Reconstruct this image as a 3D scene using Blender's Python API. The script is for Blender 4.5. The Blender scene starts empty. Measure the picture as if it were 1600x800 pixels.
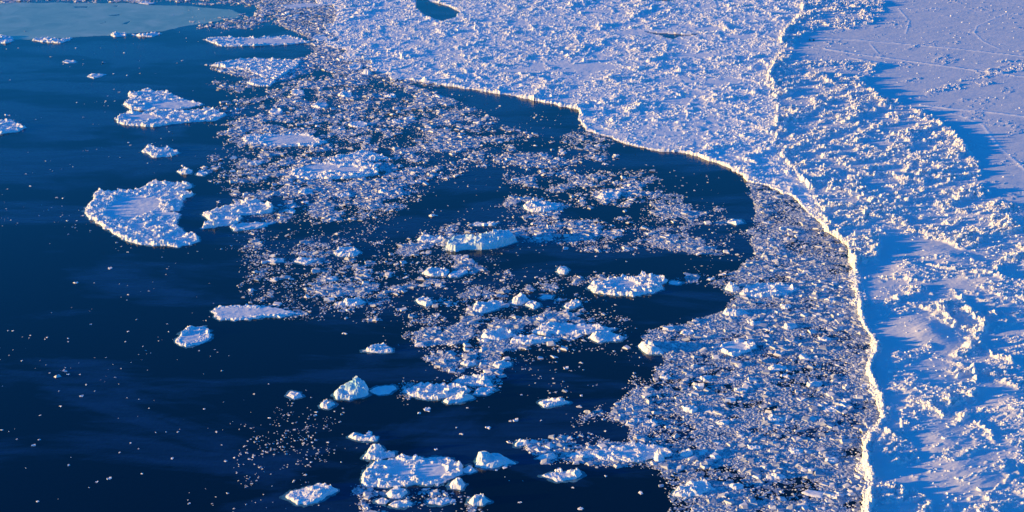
import bpy, math, random
import numpy as np
from math import radians as R

random.seed(7)
rng = np.random.default_rng(11)
sc = bpy.context.scene
COL = sc.collection

# ------------------------------------------------------------------ camera
H = 270.0                      # flying height, metres
PITCH = 22.0
HFOV = 40.0
F = 800 / math.tan(R(HFOV / 2))          # focal length in photo pixels (photo is 1600 wide)
cam_d = bpy.data.cameras.new('camera')
cam_d.sensor_width = 36
cam_d.lens = 18 / math.tan(R(HFOV / 2))
cam_d.clip_start = 1
cam_d.clip_end = 60000
cam = bpy.data.objects.new('camera', cam_d)
cam.location = (0, 0, H)
cam.rotation_euler = (R(90 - PITCH), 0, 0)
COL.objects.link(cam)
sc.camera = cam

# ------------------------------------------------------------------ light
SUN_EL = 5.7
SHADOW_AZ = 9.0                # shadows run to +x and slightly away from the camera
wd = bpy.data.worlds.new('World')
sc.world = wd
wd.use_nodes = True
wn = wd.node_tree
wn.nodes.clear()
sky = wn.nodes.new('ShaderNodeTexSky')
sky.sky_type = 'NISHITA'
sky.sun_disc = False
sky.sun_elevation = R(SUN_EL)
sky.sun_rotation = R(270 - SHADOW_AZ)
sky.altitude = 300
sky.air_density = 1.0
sky.dust_density = 0.0
sky.ozone_density = 6.0
tint = wn.nodes.new('ShaderNodeMix'); tint.data_type = 'RGBA'; tint.blend_type = 'MULTIPLY'
tint.inputs['Factor'].default_value = 1
tint.inputs['B'].default_value = (0.34, 1.36, 1.56, 1)
bgn = wn.nodes.new('ShaderNodeBackground')
bgn.inputs['Strength'].default_value = 0.135
wo = wn.nodes.new('ShaderNodeOutputWorld')
wn.links.new(sky.outputs[0], tint.inputs['A'])
wn.links.new(tint.outputs['Result'], bgn.inputs['Color'])
wn.links.new(bgn.outputs[0], wo.inputs['Surface'])

sun_d = bpy.data.lights.new('sun', 'SUN')
sun_d.energy = 5.0
sun_d.angle = R(0.5)
sun_d.color = (1.0, 0.60, 0.15)
sun = bpy.data.objects.new('sun', sun_d)
sun.rotation_euler = (R(90 - SUN_EL), 0, R(SHADOW_AZ - 90))
COL.objects.link(sun)

sc.view_settings.view_transform = 'Standard'
sc.view_settings.look = 'None'
sc.view_settings.gamma = 1
sc.view_settings.exposure = 0.96
sc.cycles.max_bounces = 6
sc.cycles.diffuse_bounces = 2
sc.cycles.glossy_bounces = 3

# ------------------------------------------------------------------ projection helpers
_cp, _sp = math.cos(R(PITCH)), math.sin(R(PITCH))


def W(px, py):
    """photo pixel -> point of the sea surface in metres"""
    px = np.asarray(px, float); py = np.asarray(py, float)
    a = (px - 800) / F
    b = (400 - py) / F
    dy = _cp + b * _sp
    dz = -_sp + b * _cp
    t = H / -dz
    return a * t, dy * t


def PX(x, y):
    """sea surface point -> photo pixel"""
    d = y * _cp + H * _sp
    return 800 + F * x / d, 400 - F * (y * _sp - H * _cp) / d


def mpp(px, py):
    """metres per photo pixel across, at that pixel"""
    x, y = W(px, py)
    return float((y * _cp + H * _sp) / F)


def poly_w(pts):
    a = np.array(pts, float)
    x, y = W(a[:, 0], a[:, 1])
    return np.stack([x, y], 1)


# ------------------------------------------------------------------ noise
def _h(ix, iy, s):
    ix = ix.astype(np.int64).astype(np.uint32); iy = iy.astype(np.int64).astype(np.uint32)
    h = ix * np.uint32(374761393) + iy * np.uint32(668265263) + np.uint32((s * 2246822519 + 3266489917) & 0xffffffff)
    h = (h ^ (h >> np.uint32(13))) * np.uint32(1274126177)
    h ^= h >> np.uint32(16)
    h = h * np.uint32(2246822519)
    h ^= h >> np.uint32(15)
    return h.astype(np.float64) / 4294967296.0


def vnoise(x, y, s=0):
    ix = np.floor(x); iy = np.floor(y)
    fx = x - ix; fy = y - iy
    fx = fx * fx * (3 - 2 * fx); fy = fy * fy * (3 - 2 * fy)
    a = _h(ix, iy, s); b = _h(ix + 1, iy, s); c = _h(ix, iy + 1, s); d = _h(ix + 1, iy + 1, s)
    return (a + (b - a) * fx) * (1 - fy) + (c + (d - c) * fx) * fy


def fbm(x, y, s=0, o=4):
    r = 0; a = 0.5; t = 0
    for k in range(o):
        r = r + a * vnoise(x, y, s + 17 * k); t += a
        x = x * 2.03 + 5.1; y = y * 2.03 - 3.7; a *= 0.55
    return r / t


def blocks(x, y, cell, s, pw=2.0, tilt=0.5):
    """field of tilted plates: 0..1 heights with sharp steps"""
    gx = x / cell; gy = y / cell
    ix = np.floor(gx); iy = np.floor(gy)
    best = np.full(x.shape, 9.0); out = np.zeros(x.shape)
    for dx in (-1, 0, 1):
        for dy in (-1, 0, 1):
            cx = ix + dx; cy = iy + dy
            px = cx + _h(cx, cy, s); py = cy + _h(cx, cy, s + 1)
            ux = gx - px; uy = gy - py
            d = ux * ux + uy * uy
            hh = _h(cx, cy, s + 2) ** pw
            v = hh * (1 + tilt * ((_h(cx, cy, s + 3) - .5) * 2 * ux + (_h(cx, cy, s + 4) - .5) * 2 * uy))
            m = d < best
            best = np.where(m, d, best); out = np.where(m, v, out)
    return out


def cracks(x, y, cell, s):
    """distance to the nearest cell border, in metres"""
    gx = x / cell; gy = y / cell
    ix = np.floor(gx); iy = np.floor(gy)
    f1 = np.full(x.shape, 9.0); f2 = np.full(x.shape, 9.0)
    for dx in (-1, 0, 1):
        for dy in (-1, 0, 1):
            cx = ix + dx; cy = iy + dy
            d = np.hypot(gx - cx - _h(cx, cy, s), gy - cy - _h(cx, cy, s + 1))
            f2 = np.minimum(f2, np.maximum(f1, d)); f1 = np.minimum(f1, d)
    return (f2 - f1) * cell / 2


def sst(a, b, x):
    t = np.clip((x - a) / (b - a), 0, 1)
    return t * t * (3 - 2 * t)


def sdf(P, x, y):
    """signed distance (inside positive) to a closed polygon, metres"""
    d = np.full(x.shape, 1e18); ins = np.zeros(x.shape, bool)
    n = len(P)
    for i in range(n):
        ax, ay = P[i]; bx, by = P[(i + 1) % n]
        ex, ey = bx - ax, by - ay
        L = ex * ex + ey * ey
        if L < 1e-9:
            continue
        wx = x - ax; wy = y - ay
        t = np.clip((wx * ex + wy * ey) / L, 0, 1)
        q = (wx - t * ex) ** 2 + (wy - t * ey) ** 2
        d = np.minimum(d, q)
        c = ((ay > y) != (by > y))
        with np.errstate(divide='ignore', invalid='ignore'):
            xi = ex * (y - ay) / (ey if ey != 0 else 1e-12) + ax
        ins ^= c & (x < xi)
    d = np.sqrt(d)
    return np.where(ins, d, -d)


def dline(P, x, y):
    """distance to an open polyline, metres"""
    d = np.full(x.shape, 1e18)
    for i in range(len(P) - 1):
        ax, ay = P[i]; bx, by = P[i + 1]
        ex, ey = bx - ax, by - ay
        wx = x - ax; wy = y - ay
        t = np.clip((wx * ex + wy * ey) / (ex * ex + ey * ey), 0, 1)
        d = np.minimum(d, (wx - t * ex) ** 2 + (wy - t * ey) ** 2)
    return np.sqrt(d)


# ------------------------------------------------------------------ materials
def new_mat(name):
    m = bpy.data.materials.new(name); m.use_nodes = True
    return m, m.node_tree, m.node_tree.nodes['Principled BSDF']


def N(nt, typ, **kw):
    n = nt.nodes.new(typ)
    for k, v in kw.items():
        if hasattr(n, k):
            setattr(n, k, v)
        else:
            n.inputs[k].default_value = v
    return n


def ramp(nt, fac, stops):
    r = nt.nodes.new('ShaderNodeValToRGB')
    e = r.color_ramp.elements
    while len(e) < len(stops):
        e.new(0.5)
    for i, (p, c) in enumerate(stops):
        e[i].position = p; e[i].color = (*c, 1)
    nt.links.new(fac, r.inputs[0])
    return r


def snow_mat(name, lo, hi, scale=0.25, bump=0.25, rough=0.75, track=False, island=False, bscale=2.2):
    m, nt, p = new_mat(name)
    geo = nt.nodes.new('ShaderNodeNewGeometry')
    n1 = N(nt, 'ShaderNodeTexNoise', Scale=scale, Detail=6.0)
    nt.links.new(geo.outputs['Position'], n1.inputs['Vector'])
    col = ramp(nt, n1.outputs[0], [(0.3, lo), (0.65, hi)]).outputs[0]
    if island:
        mx = N(nt, 'ShaderNodeMix', data_type='RGBA')
        nt.links.new(geo.outputs['Random Per Island'], mx.inputs['Factor'])
        nt.links.new(col, mx.inputs['A'])
        mx.inputs['B'].default_value = tuple(c * .75 for c in lo) + (1,)
        col = mx.outputs['Result']
    if track:
        at = nt.nodes.new('ShaderNodeAttribute'); at.attribute_name = 'packed'
        mx = N(nt, 'ShaderNodeMix', data_type='RGBA')
        nt.links.new(at.outputs['Fac'], mx.inputs['Factor'])
        nt.links.new(col, mx.inputs['A'])
        mx.inputs['B'].default_value = (0.93, 0.93, 0.92, 1)
        col = mx.outputs['Result']
    nt.links.new(col, p.inputs['Base Color'])
    p.inputs['Roughness'].default_value = rough
    p.inputs['Specular IOR Level'].default_value = 0.25
    n2 = N(nt, 'ShaderNodeTexNoise', Scale=bscale, Detail=5.0, Roughness=0.65)
    nt.links.new(geo.outputs['Position'], n2.inputs['Vector'])
    b = N(nt, 'ShaderNodeBump', Strength=bump, Distance=0.25)
    nt.links.new(n2.outputs[0], b.inputs['Height'])
    nt.links.new(b.outputs[0], p.inputs['Normal'])
    return m


M_SNOW = snow_mat('snow', (0.70, 0.74, 0.77), (0.80, 0.80, 0.81), 0.08, 0.12, track=True)
M_PACK = snow_mat('crushed_ice', (0.80, 0.83, 0.86), (0.92, 0.92, 0.92), 0.6, 0.25)
M_FLOE = snow_mat('floe_snow', (0.76, 0.81, 0.85), (0.90, 0.90, 0.90), 0.35, 0.25)
M_BRASH = snow_mat('brash', (0.54, 0.61, 0.70), (0.88, 0.87, 0.88), 0.8, 0.2, island=True)
M_BERG = snow_mat('glacier_ice', (0.38, 0.68, 0.80), (0.82, 0.88, 0.90), 0.16, 0.35, rough=0.35)
M_FOOT = snow_mat('wet_ice', (0.03, 0.12, 0.18), (0.12, 0.32, 0.38), 0.5, 0.1, rough=0.2)
M_SLUSH = snow_mat('slush', (0.07, 0.14, 0.23), (0.44, 0.48, 0.54), 0.9, 0.3, rough=0.45)
M_NILAS, nt, p = new_mat('thin_ice')
geo = nt.nodes.new('ShaderNodeNewGeometry')
n1 = N(nt, 'ShaderNodeTexNoise', Scale=0.03, Detail=8.0, Roughness=0.65, Distortion=1.2)
nt.links.new(geo.outputs['Position'], n1.inputs['Vector'])
nt.links.new(ramp(nt, n1.outputs[0], [(0.35, (0.19, 0.38, 0.33)), (0.5, (0.28, 0.47, 0.39)), (0.66, (0.40, 0.55, 0.46))]).outputs[0], p.inputs['Base Color'])
p.inputs['Roughness'].default_value = 0.3
M_NILAS_MAT = M_NILAS


def water_mat():
    m, nt, p = new_mat('sea_water')
    geo = nt.nodes.new('ShaderNodeNewGeometry')
    mp = N(nt, 'ShaderNodeMapping'); mp.inputs['Scale'].default_value = (0.008, 0.017, 0.01)
    mp.inputs['Rotation'].default_value = (0, 0, R(14))
    nt.links.new(geo.outputs['Position'], mp.inputs['Vector'])
    slick = N(nt, 'ShaderNodeTexNoise', Scale=1.0, Detail=6.0, Roughness=0.55, Distortion=0.6)
    nt.links.new(mp.outputs[0], slick.inputs['Vector'])
    sl = ramp(nt, slick.outputs[0], [(0.44, (0, 0, 0)), (0.54, (1, 1, 1))])
    # ripples
    w1 = N(nt, 'ShaderNodeTexNoise', Scale=0.55, Detail=4.0, Roughness=0.6)
    nt.links.new(geo.outputs['Position'], w1.inputs['Vector'])
    st = N(nt, 'ShaderNodeMapRange'); st.inputs['To Min'].default_value = 0.05; st.inputs['To Max'].default_value = 0.30
    pass
    b = N(nt, 'ShaderNodeBump', Distance=0.5)
    nt.links.new(st.outputs[0], b.inputs['Strength'])
    nt.links.new(w1.outputs[0], b.inputs['Height'])
    nt.links.new(b.outputs[0], p.inputs['Normal'])
    mp2 = N(nt, 'ShaderNodeMapping'); mp2.inputs['Scale'].default_value = (0.03, 0.12, 0.1)
    mp2.inputs['Rotation'].default_value = (0, 0, R(10))
    nt.links.new(geo.outputs['Position'], mp2.inputs['Vector'])
    fine = N(nt, 'ShaderNodeTexNoise', Scale=1.0, Detail=5.0, Roughness=0.6, Distortion=0.8)
    nt.links.new(mp2.outputs[0], fine.inputs['Vector'])
    sm = N(nt, 'ShaderNodeMapRange'); sm.inputs['From Min'].default_value = .35; sm.inputs['From Max'].default_value = .7
    sm.inputs['To Min'].default_value = -.35; sm.inputs['To Max'].default_value = .35
    nt.links.new(fine.outputs[0], sm.inputs['Value'])
    ad = N(nt, 'ShaderNodeMath', operation='ADD', use_clamp=True)
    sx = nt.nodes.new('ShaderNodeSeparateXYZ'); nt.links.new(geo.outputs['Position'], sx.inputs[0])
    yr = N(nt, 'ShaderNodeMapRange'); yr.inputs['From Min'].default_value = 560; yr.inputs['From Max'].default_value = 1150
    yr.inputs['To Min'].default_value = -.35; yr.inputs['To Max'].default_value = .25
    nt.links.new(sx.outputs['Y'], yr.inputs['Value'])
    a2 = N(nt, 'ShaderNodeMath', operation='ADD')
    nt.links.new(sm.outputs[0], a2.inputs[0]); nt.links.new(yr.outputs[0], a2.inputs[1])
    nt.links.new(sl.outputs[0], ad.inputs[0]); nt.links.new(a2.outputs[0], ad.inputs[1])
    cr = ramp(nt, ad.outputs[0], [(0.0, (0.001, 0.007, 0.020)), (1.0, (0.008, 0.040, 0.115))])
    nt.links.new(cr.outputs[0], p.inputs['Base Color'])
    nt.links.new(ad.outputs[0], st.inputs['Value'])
    p.inputs['Roughness'].default_value = 0.10
    p.inputs['IOR'].default_value = 1.33
    return m


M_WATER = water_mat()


def flat_mat(name, c, rough=0.5, metal=0):
    m, nt, p = new_mat(name)
    nz = N(nt, 'ShaderNodeTexNoise', Scale=4.0)
    r = ramp(nt, nz.outputs[0], [(0.3, c), (0.7, tuple(min(1, k * 1.5 + .004) for k in c))])
    nt.links.new(r.outputs[0], p.inputs['Base Color'])
    p.inputs['Roughness'].default_value = rough; p.inputs['Metallic'].default_value = metal
    return m


# ------------------------------------------------------------------ mesh helpers
def mesh_np(name, V, Fc, mat, smooth=False, attr=None):
    V = np.ascontiguousarray(V, np.float32); Fc = np.ascontiguousarray(Fc, np.int32)
    me = bpy.data.meshes.new(name)
    k = Fc.shape[1]
    me.vertices.add(len(V)); me.vertices.foreach_set('co', V.ravel())
    me.loops.add(Fc.size); me.loops.foreach_set('vertex_index', Fc.ravel())
    me.polygons.add(len(Fc))
    me.polygons.foreach_set('loop_start', np.arange(0, Fc.size, k, dtype=np.int32))
    me.polygons.foreach_set('use_smooth', np.full(len(Fc), smooth, bool))
    if attr is not None:
        a = me.attributes.new('packed', 'FLOAT', 'POINT')
        a.data.foreach_set('value', np.ascontiguousarray(attr, np.float32))
    me.update(calc_edges=True)
    me.materials.append(mat)
    return me


def link(name, me, parent=None, loc=None):
    o = bpy.data.objects.new(name, me)
    COL.objects.link(o)
    if parent:
        o.parent = parent
    if loc is not None:
        o.location = loc
    return o


def tag(o, label=None, cat=None, group=None, kind=None):
    if label: o['label'] = label
    if cat: o['category'] = cat
    if group: o['group'] = group
    if kind: o['kind'] = kind
    return o


def grid_faces(nr, nc, keep):
    idx = np.arange(nr * nc).reshape(nr, nc)
    q = np.stack([idx[:-1, :-1], idx[:-1, 1:], idx[1:, 1:], idx[1:, :-1]], -1).reshape(-1, 4)
    kk = keep.reshape(nr, nc)
    k = (kk[:-1, :-1] | kk[:-1, 1:] | kk[1:, 1:] | kk[1:, :-1]).ravel()
    return q[k]


def compact(V, Fc, attr=None):
    u, inv = np.unique(Fc, return_inverse=True)
    return V[u], inv.reshape(Fc.shape), (attr[u] if attr is not None else None)


# ------------------------------------------------------------------ the ice edge and the terrain
RIDGE = [(1262, -480), (1262, -200), (1256, -40), (1253, 0), (1251, 25), (1230, 42), (1221, 58), (1214, 85), (1197, 120), (1206, 145), (1212, 170),
         (1208, 200), (1211, 238), (1232, 265), (1262, 298), (1278, 335), (1297, 362), (1318, 385), (1329, 410),
         (1331, 440), (1340, 470), (1336, 490), (1345, 515), (1355, 530), (1362, 545), (1355, 560),
         (1350, 580), (1358, 600), (1368, 628), (1374, 655), (1352, 683), (1344, 710), (1346, 730), (1357, 755),
         (1350, 780), (1347, 800), (1345, 900), (1345, 1600)]
PACK_EDGE = [(560, -480), (500, -120), (500, -20), (525, 20), (505, 48), (530, 75), (570, 98), (604, 118),
             (616, 123), (700, 134), (800, 150), (860, 162), (905, 172), (903, 186), (915, 203), (950, 215), (985, 228),
             (1030, 237), (1062, 238), (1100, 247), (1140, 262), (1170, 283), (1203, 291), (1240, 310), (1272, 340), (1296, 364)]
RID = poly_w(RIDGE)
FAST = np.concatenate([RID, poly_w([(60000, 1600), (90000, -480)])])
ri = RIDGE.index((1297, 362))
PACK = np.concatenate([poly_w(PACK_EDGE), (RID[:ri + 1] + [9, 0])[::-1]])
LEADS = [poly_w(p) for p in ([(640, -12), (650, 2), (650, 14), (668, 27), (692, 34), (712, 28), (719, 19), (702, 10), (672, 2), (662, -12)], [(1003, 49), (1030, 52), (1075, 54), (1105, 52), (1085, 56), (1062, 58), (1052, 62), (1040, 60), (1030, 56)], [(1022, -2), (1045, 1), (1058, 2), (1040, 4)])]
RIDW = np.asarray(RIDGE)

# crests of piled blocks on the sheet: (polyline px, height m, half width m)
CREST = [
    ([(1262, 118), (1300, 122), (1335, 127), (1366, 112), (1366, 103), (1340, 99), (1290, 101)], 1.7, 2.6),
    ([(1250, 128), (1290, 127), (1305, 134), (1340, 138), (1364, 148), (1366, 158)], 2.2, 2.4),
    ([(1376, 160), (1425, 172), (1462, 192), (1488, 214), (1506, 236), (1524, 258), (1530, 275)], 1.8, 2.2),
    ([(1332, 372), (1350, 376), (1368, 384), (1364, 400), (1345, 412)], 2.5, 1.8),
    ([(1276, 12), (1320, 8), (1345, 15), (1352, 30)], 1.3, 2.5),
    ([(1455, 420), (1500, 428), (1530, 430), (1556, 436), (1562, 412), (1578, 404)], 1.5, 1.6),
    ([(1490, 455), (1503, 478), (1522, 496), (1532, 510), (1524, 530), (1506, 546)], 2.3, 1.7),
    ([(1455, 478), (1470, 492), (1488, 512), (1500, 528)], 1.7, 1.6),
    ([(1530, 536), (1545, 558), (1572, 562), (1588, 578)], 1.4, 1.4),
    ([(1490, 588), (1520, 574), (1526, 600), (1514, 628), (1500, 656)], 1.9, 1.3),
    ([(1405, 642), (1440, 638), (1478, 652), (1482, 640)], 1.2, 1.2),
    ([(1386, 672), (1400, 690), (1424, 700), (1432, 724), (1400, 722)], 1.1, 1.2),
    ([(1378, 764), (1400, 762), (1430, 768), (1446, 786), (1440, 812)], 1.1, 1.0),
    ([(1410, 655), (1416, 668)], 1.1, 0.9),
    ([(1420, 478), (1450, 486)], 1.4, 1.5),
    ([(1400, 470), (1404, 480)], 2.0, 1.6),
    ([(1340, 440), (1370, 436), (1420, 440), (1450, 452)], 0.8, 1.2),
    ([(1530, 668), (1548, 684), (1560, 700), (1590, 710)], 1.2, 1.0),
    ([(1600, 728), (1546, 776)], 0.9, 0.9),
    ([(1500, 780), (1535, 776), (1590, 790)], 1.0, 1.0),
    ([(1350, 205), (1420, 212), (1425, 220)], 1.6, 1.8),
    ([(1560, 98), (1600, 96)], 0.9, 1.4), ([(1500, 128), (1545, 121)], 0.7, 1.2),
    ([(1430, 750), (1431, 753)], 1.6, 1.1), ([(1395, 563), (1399, 564)], 1.4, 1.1),
    ([(1545, 493), (1557, 498)], 1.1, 1.1), ([(1355, 534), (1371, 540), (1370, 552)], 1.3, 1.6),
    ([(1305, 675), (1320, 692), (1345, 705)], 0.9, 0.8),
    ([(1460, 560), (1500, 575)], 1.0, 1.6), ([(1425, 320), (1500, 330)], 1.5, 1.8), ([(1400, 350), (1440, 352)], 1.5, 1.5),
    ([(1330, 280), (1400, 272), (1440, 283)], 1.4, 1.7), ([(1580, 330), (1640, 345)], 1.5, 1.8), ([(1590, 470), (1640, 480)], 1.6, 1.8),
]
# drifts: (cx, cy, rx, ry px, height m) smooth mounds
DRIFT = [(1425, 425, 30, 16, 1.4), (1480, 405, 40, 14, 1.5), (1450, 520, 32, 20, 1.6), (1455, 610, 48, 24, 1.3), (1545, 440, 60, 10, 1.6),
         (1560, 470, 40, 12, 1.0), (1480, 690, 50, 24, 1.2), (1530, 745, 70, 28, 1.2), (1590, 640, 40, 30, 1.6),
         (1580, 700, 40, 25, .8), (1310, 112, 40, 8, .9), (1330, 145, 36, 9, .9), (1400, 225, 40, 8, .9), (1560, 350, 50, 14, 1.6)]
# where broken blocks stand on the sheet: (polygon px, strength)
RUB = [([(1235, -60), (1400, -60), (1380, 22), (1350, 48), (1290, 45), (1245, 60), (1235, 100), (1300, 96), (1372, 98), (1368, 125), (1345, 128),
         (1372, 150), (1430, 168), (1468, 188), (1494, 212), (1512, 236), (1532, 262), (1530, 285), (1560, 315),
         (1600, 325), (1660, 330), (1700, 400), (1600, 420), (1540, 405), (1470, 380), (1415, 370), (1375, 372),
         (1370, 410), (1335, 415), (1320, 380), (1285, 340), (1265, 300), (1215, 245), (1210, 180), (1203, 130)], 1.0),
       ([(1480, 446), (1545, 505), (1535, 540), (1600, 575), (1610, 620), (1560, 600), (1530, 585), (1530, 625), (1500, 670),
         (1480, 640), (1400, 655), (1395, 640), (1480, 620), (1510, 575), (1480, 560), (1500, 540), (1450, 485)], .8),
       ([(1340, 470), (1400, 440), (1470, 455), (1480, 475), (1440, 490), (1380, 500)], .7),
       ([(1365, 700), (1380, 665), (1430, 690), (1440, 735), (1400, 735)], .7),
       ([(1352, 770), (1400, 750), (1450, 780), (1450, 900), (1350, 900)], .7),
       ([(1470, 770), (1620, 765), (1620, 900), (1470, 900)], .7),
       ([(1385, 405), (1600, 400), (1620, 560), (1560, 560), (1535, 480), (1470, 450), (1400, 445)], .42),
       ([(1380, 560), (1450, 540), (1530, 600), (1620, 640), (1620, 770), (1450, 770), (1440, 690), (1380, 650)], .36),
       ([(1540, 110), (1610, 92), (1612, 112), (1540, 120)], .5), ([(1445, 140), (1550, 120), (1552, 133), (1450, 150)], .45)]
TRACKS = [([(1262, 60), (1340, 64), (1400, 69), (1500, 78), (1620, 92), (1800, 110)], 1.5),
          ([(1290, 78), (1340, 86), (1400, 94), (1500, 108), (1620, 124), (1800, 150)], 1.7),
          ([(1330, 92), (1390, 103)], 1.6),
          ([(1400, 14), (1500, 17), (1620, 26)], 1.0), ([(1480, -4), (1620, 10)], 1.0),
          ([(1405, 16), (1421, 34), (1415, 54)], 0.8), ([(1572, 22), (1527, 42), (1522, 52), (1536, 66), (1562, 78)], 0.9),
          ([(1440, 166), (1490, 172), (1540, 176), (1620, 186)], 1.8), ([(1450, 170), (1500, 182), (1536, 197), (1560, 230), (1620, 282)], 1.2),
          ([(1360, 70), (1372, 84)], 0.8)]
PANS = [(905, 107, 75, 9), (1085, 44, 55, 6), (1070, 160, 45, 7), (1130, 130, 32, 6), (1000, 52, 60, 4), (1075, 88, 34, 4),
        (820, 112, 40, 5), (760, 33, 30, 4), (950, 18, 40, 3), (1160, 60, 25, 4), (1040, 210, 30, 5)]


def blob(x, y, cx, cy, rx, ry):
    wx, wy = W(cx, cy)
    _, y0 = W(cx, cy - ry); _, y1 = W(cx, cy + ry)
    m = mpp(cx, cy)
    return np.exp(-(((x - wx) / (rx * m)) ** 2 + ((y - wy) / ((y0 - y1) / 2)) ** 2))


def near(x, y, P, pad):
    return (x > P[:, 0].min() - pad) & (x < P[:, 0].max() + pad) & (y > P[:, 1].min() - pad) & (y < P[:, 1].max() + pad)


def rub_mask(x, y):
    r = np.zeros(x.shape)
    for pts, k in RUB:
        P = poly_w(pts)
        m = near(x, y, P, 8)
        if m.any():
            s = sdf(P, x[m], y[m]) + 5 * (fbm(x[m] / 9, y[m] / 9, 3, 3) - .5)
            r[m] = np.maximum(r[m], k * sst(-1.5, 2.5, s))
    for pts, h, w in CREST:
        P = poly_w(pts)
        m = near(x, y, P, w * 3)
        if m.any():
            d = dline(P, x[m], y[m])
            r[m] = np.maximum(r[m], .9 * np.exp(-(d / (w * 1.1)) ** 2))
    return r


def terrain(x, y):
    """height of the fixed ice (sheet + consolidated pack) and masks"""
    wob = 7 * (fbm(x / 13, y / 13, 41, 4) - .5) + 2.4 * (fbm(x / 2.5, y / 2.5, 43, 3) - .5)
    sf = sdf(FAST, x, y)
    sp = sdf(PACK, x, y)
    far = np.clip(1500 / np.maximum(y, 1), .0, 1) ** 4
    fast = sf + wob > 0
    lf = 1 - sst(560, 640, PX(x, y)[0])
    pack = (sp + wob * .9 + lf * 60 * (fbm(x / 16, y / 22, 45, 4) - .48) > 0) & ~fast
    for L_ in LEADS:
        k = near(x, y, L_, 4)
        if k.any():
            t_ = pack[k]; pack[k] = t_ & (sdf(L_, x[k], y[k]) + .2 * wob[k] < 0)
    h = np.full(x.shape, -0.8)
    rub = np.zeros(x.shape)
    packed = np.zeros(x.shape)
    # ---- sheet
    m = sf > -4
    X = x[m]; Y = y[m]
    r = rub_mask(X, Y)
    c, s_ = math.cos(R(24)), math.sin(R(24))
    U = X * c + Y * s_; V = -X * s_ + Y * c
    z = 0.55 + 0.25 * fbm(X / 60, Y / 60, 5, 3)
    z += 0.36 * (fbm(U / 16, V / 4.5, 9, 5) - .5) + .8 * sst(.56, .72, fbm(U / 22, V / 12, 12, 4)) * .5 * blocks(U * .5, V, 2.2, 14, 2.5, 1) + .22 * sst(330, 480, PX(X, Y)[1]) * (fbm(U / 8, V / 2.6, 10, 4) - .5)   # wind-carved snow
    right = sst(1250, 1700, PX(X, Y)[0])
    rough = sst(100, 420, PX(X, Y)[1])
    z += (.9 * rough) * (fbm(X / 26, Y / 26, 21, 4) - .5) * (0.5 + r)
    patch = sst(.44, .58, fbm(U / 13, V / 7, 33, 4))
    z += r * ((.06 + .94 * patch) * (1.75 * blocks(U * .6, V, 2.1, 51, 2.0, 1.1) + .7 * blocks(U * .7, V, 1.0, 61, 2.0, 1.2) + .5 * blocks(U * .5, V, 5, 53, 2.0, .9)))
    wx_ = 7 * (fbm(X / 9, Y / 9, 74, 3) - .5); wy_ = 14 * (fbm(X / 9, Y / 9, 75, 3) - .5)
    gap = .25 + .75 * sst(.38, .55, fbm(X / 7, Y / 9, 76, 3))
    for pts, hh, w in CREST:
        P = poly_w(pts); k = near(X, Y, P, w * 3.2 + 8)
        if k.any():
            d = dline(P, X[k] + wx_[k], Y[k] + wy_[k])
            ww = w * (.35 + .95 * fbm(X[k] / 8, Y[k] / 8, 77, 2))
            lump = .1 + .95 * blocks(X[k], Y[k], 1.9, 71, 1.3, .9) + .45 * fbm(X[k] / 3, Y[k] / 3, 73, 2)
            z[k] += hh * gap[k] * lump * np.exp(-(d / ww) ** 2)
    for cx, cy, rx, ry, hh in DRIFT:
        g = blob(X, Y, cx, cy, rx, ry)
        z += hh * g * (.6 + .8 * fbm(U / 14, V / 3.0, 81, 4))
    # the pressure ridge along the edge
    dr = sf[m] - 1.4 - 2.6 * (fbm(X / 8, Y / 12, 90, 3) - .35)
    rh = .25 + 3.0 * sst(.32, .72, fbm(X / 13, Y / 20, 91, 3))
    rw = (.7 + 1.9 * fbm(X / 10, Y / 15, 92, 2)) * (1 - .35 * rough)
    z += rh * (.3 + .9 * blocks(X, Y, 1.7, 93, 1.1, .9)) * np.exp(-(dr / rw) ** 2)
    for pts, w in TRACKS:
        P = poly_w(pts); k = near(X, Y, P, w * 3)
        if k.any():
            d = dline(P, X[k], Y[k]) + 1.2 * (fbm(X[k] / 6, Y[k] / 6, 95, 3) - .5)
            g = np.exp(-(d / w) ** 2)
            z[k] += (.10 + .30 * fbm(X[k] / 5, Y[k] / 5, 96, 2)) * g * (1.5 if w > 1.4 else .45)
            pk = np.zeros(X.shape); pk[k] = np.clip(g * (.6 + .8 * fbm(X[k] / 7, Y[k] / 7, 97, 3)), 0, 1)
            tmp = packed[m]; tmp = np.maximum(tmp, pk); packed[m] = tmp
    z = .5 + (z - .5) * np.where(far[m] > .98, 1, far[m])
    zf = np.where(fast[m], z, -.8)
    h[m] = zf; rub[m] = np.where(fast[m], r, 0)
    # ---- consolidated pack
    m = pack
    X = x[m]; Y = y[m]
    pan = np.zeros(X.shape)
    for cx, cy, rx, ry in PANS:
        g = blob(X, Y, cx, cy, rx, ry) + .9 * (fbm(X / 14, Y / 18, 101, 4) - .5)
        pan = np.maximum(pan, sst(.38, .52, g))
    pan = np.maximum(pan, .8 * sst(.60, .68, fbm(X / 10, Y / 12, 103, 4)))
    z = 0.42 + .3 * fbm(X / 40, Y / 40, 105, 3)
    hum = sst(.53, .67, fbm(X / 9, Y / 11, 107, 4))
    amp = .45 + 1.3 * sst(.38, .66, fbm(X / 28, Y / 34, 109, 4))
    ck = cracks(X + 8 * (fbm(X / 10, Y / 10, 131, 3) - .5), Y + 8 * (fbm(X / 10, Y / 10, 132, 3) - .5), 30, 133)
    z += .9 * np.exp(-(ck / 1.1) ** 2) * blocks(X, Y, 1.8, 134, 1, .8) * sst(.4, .6, fbm(X / 30, Y / 30, 135, 2))
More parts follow.
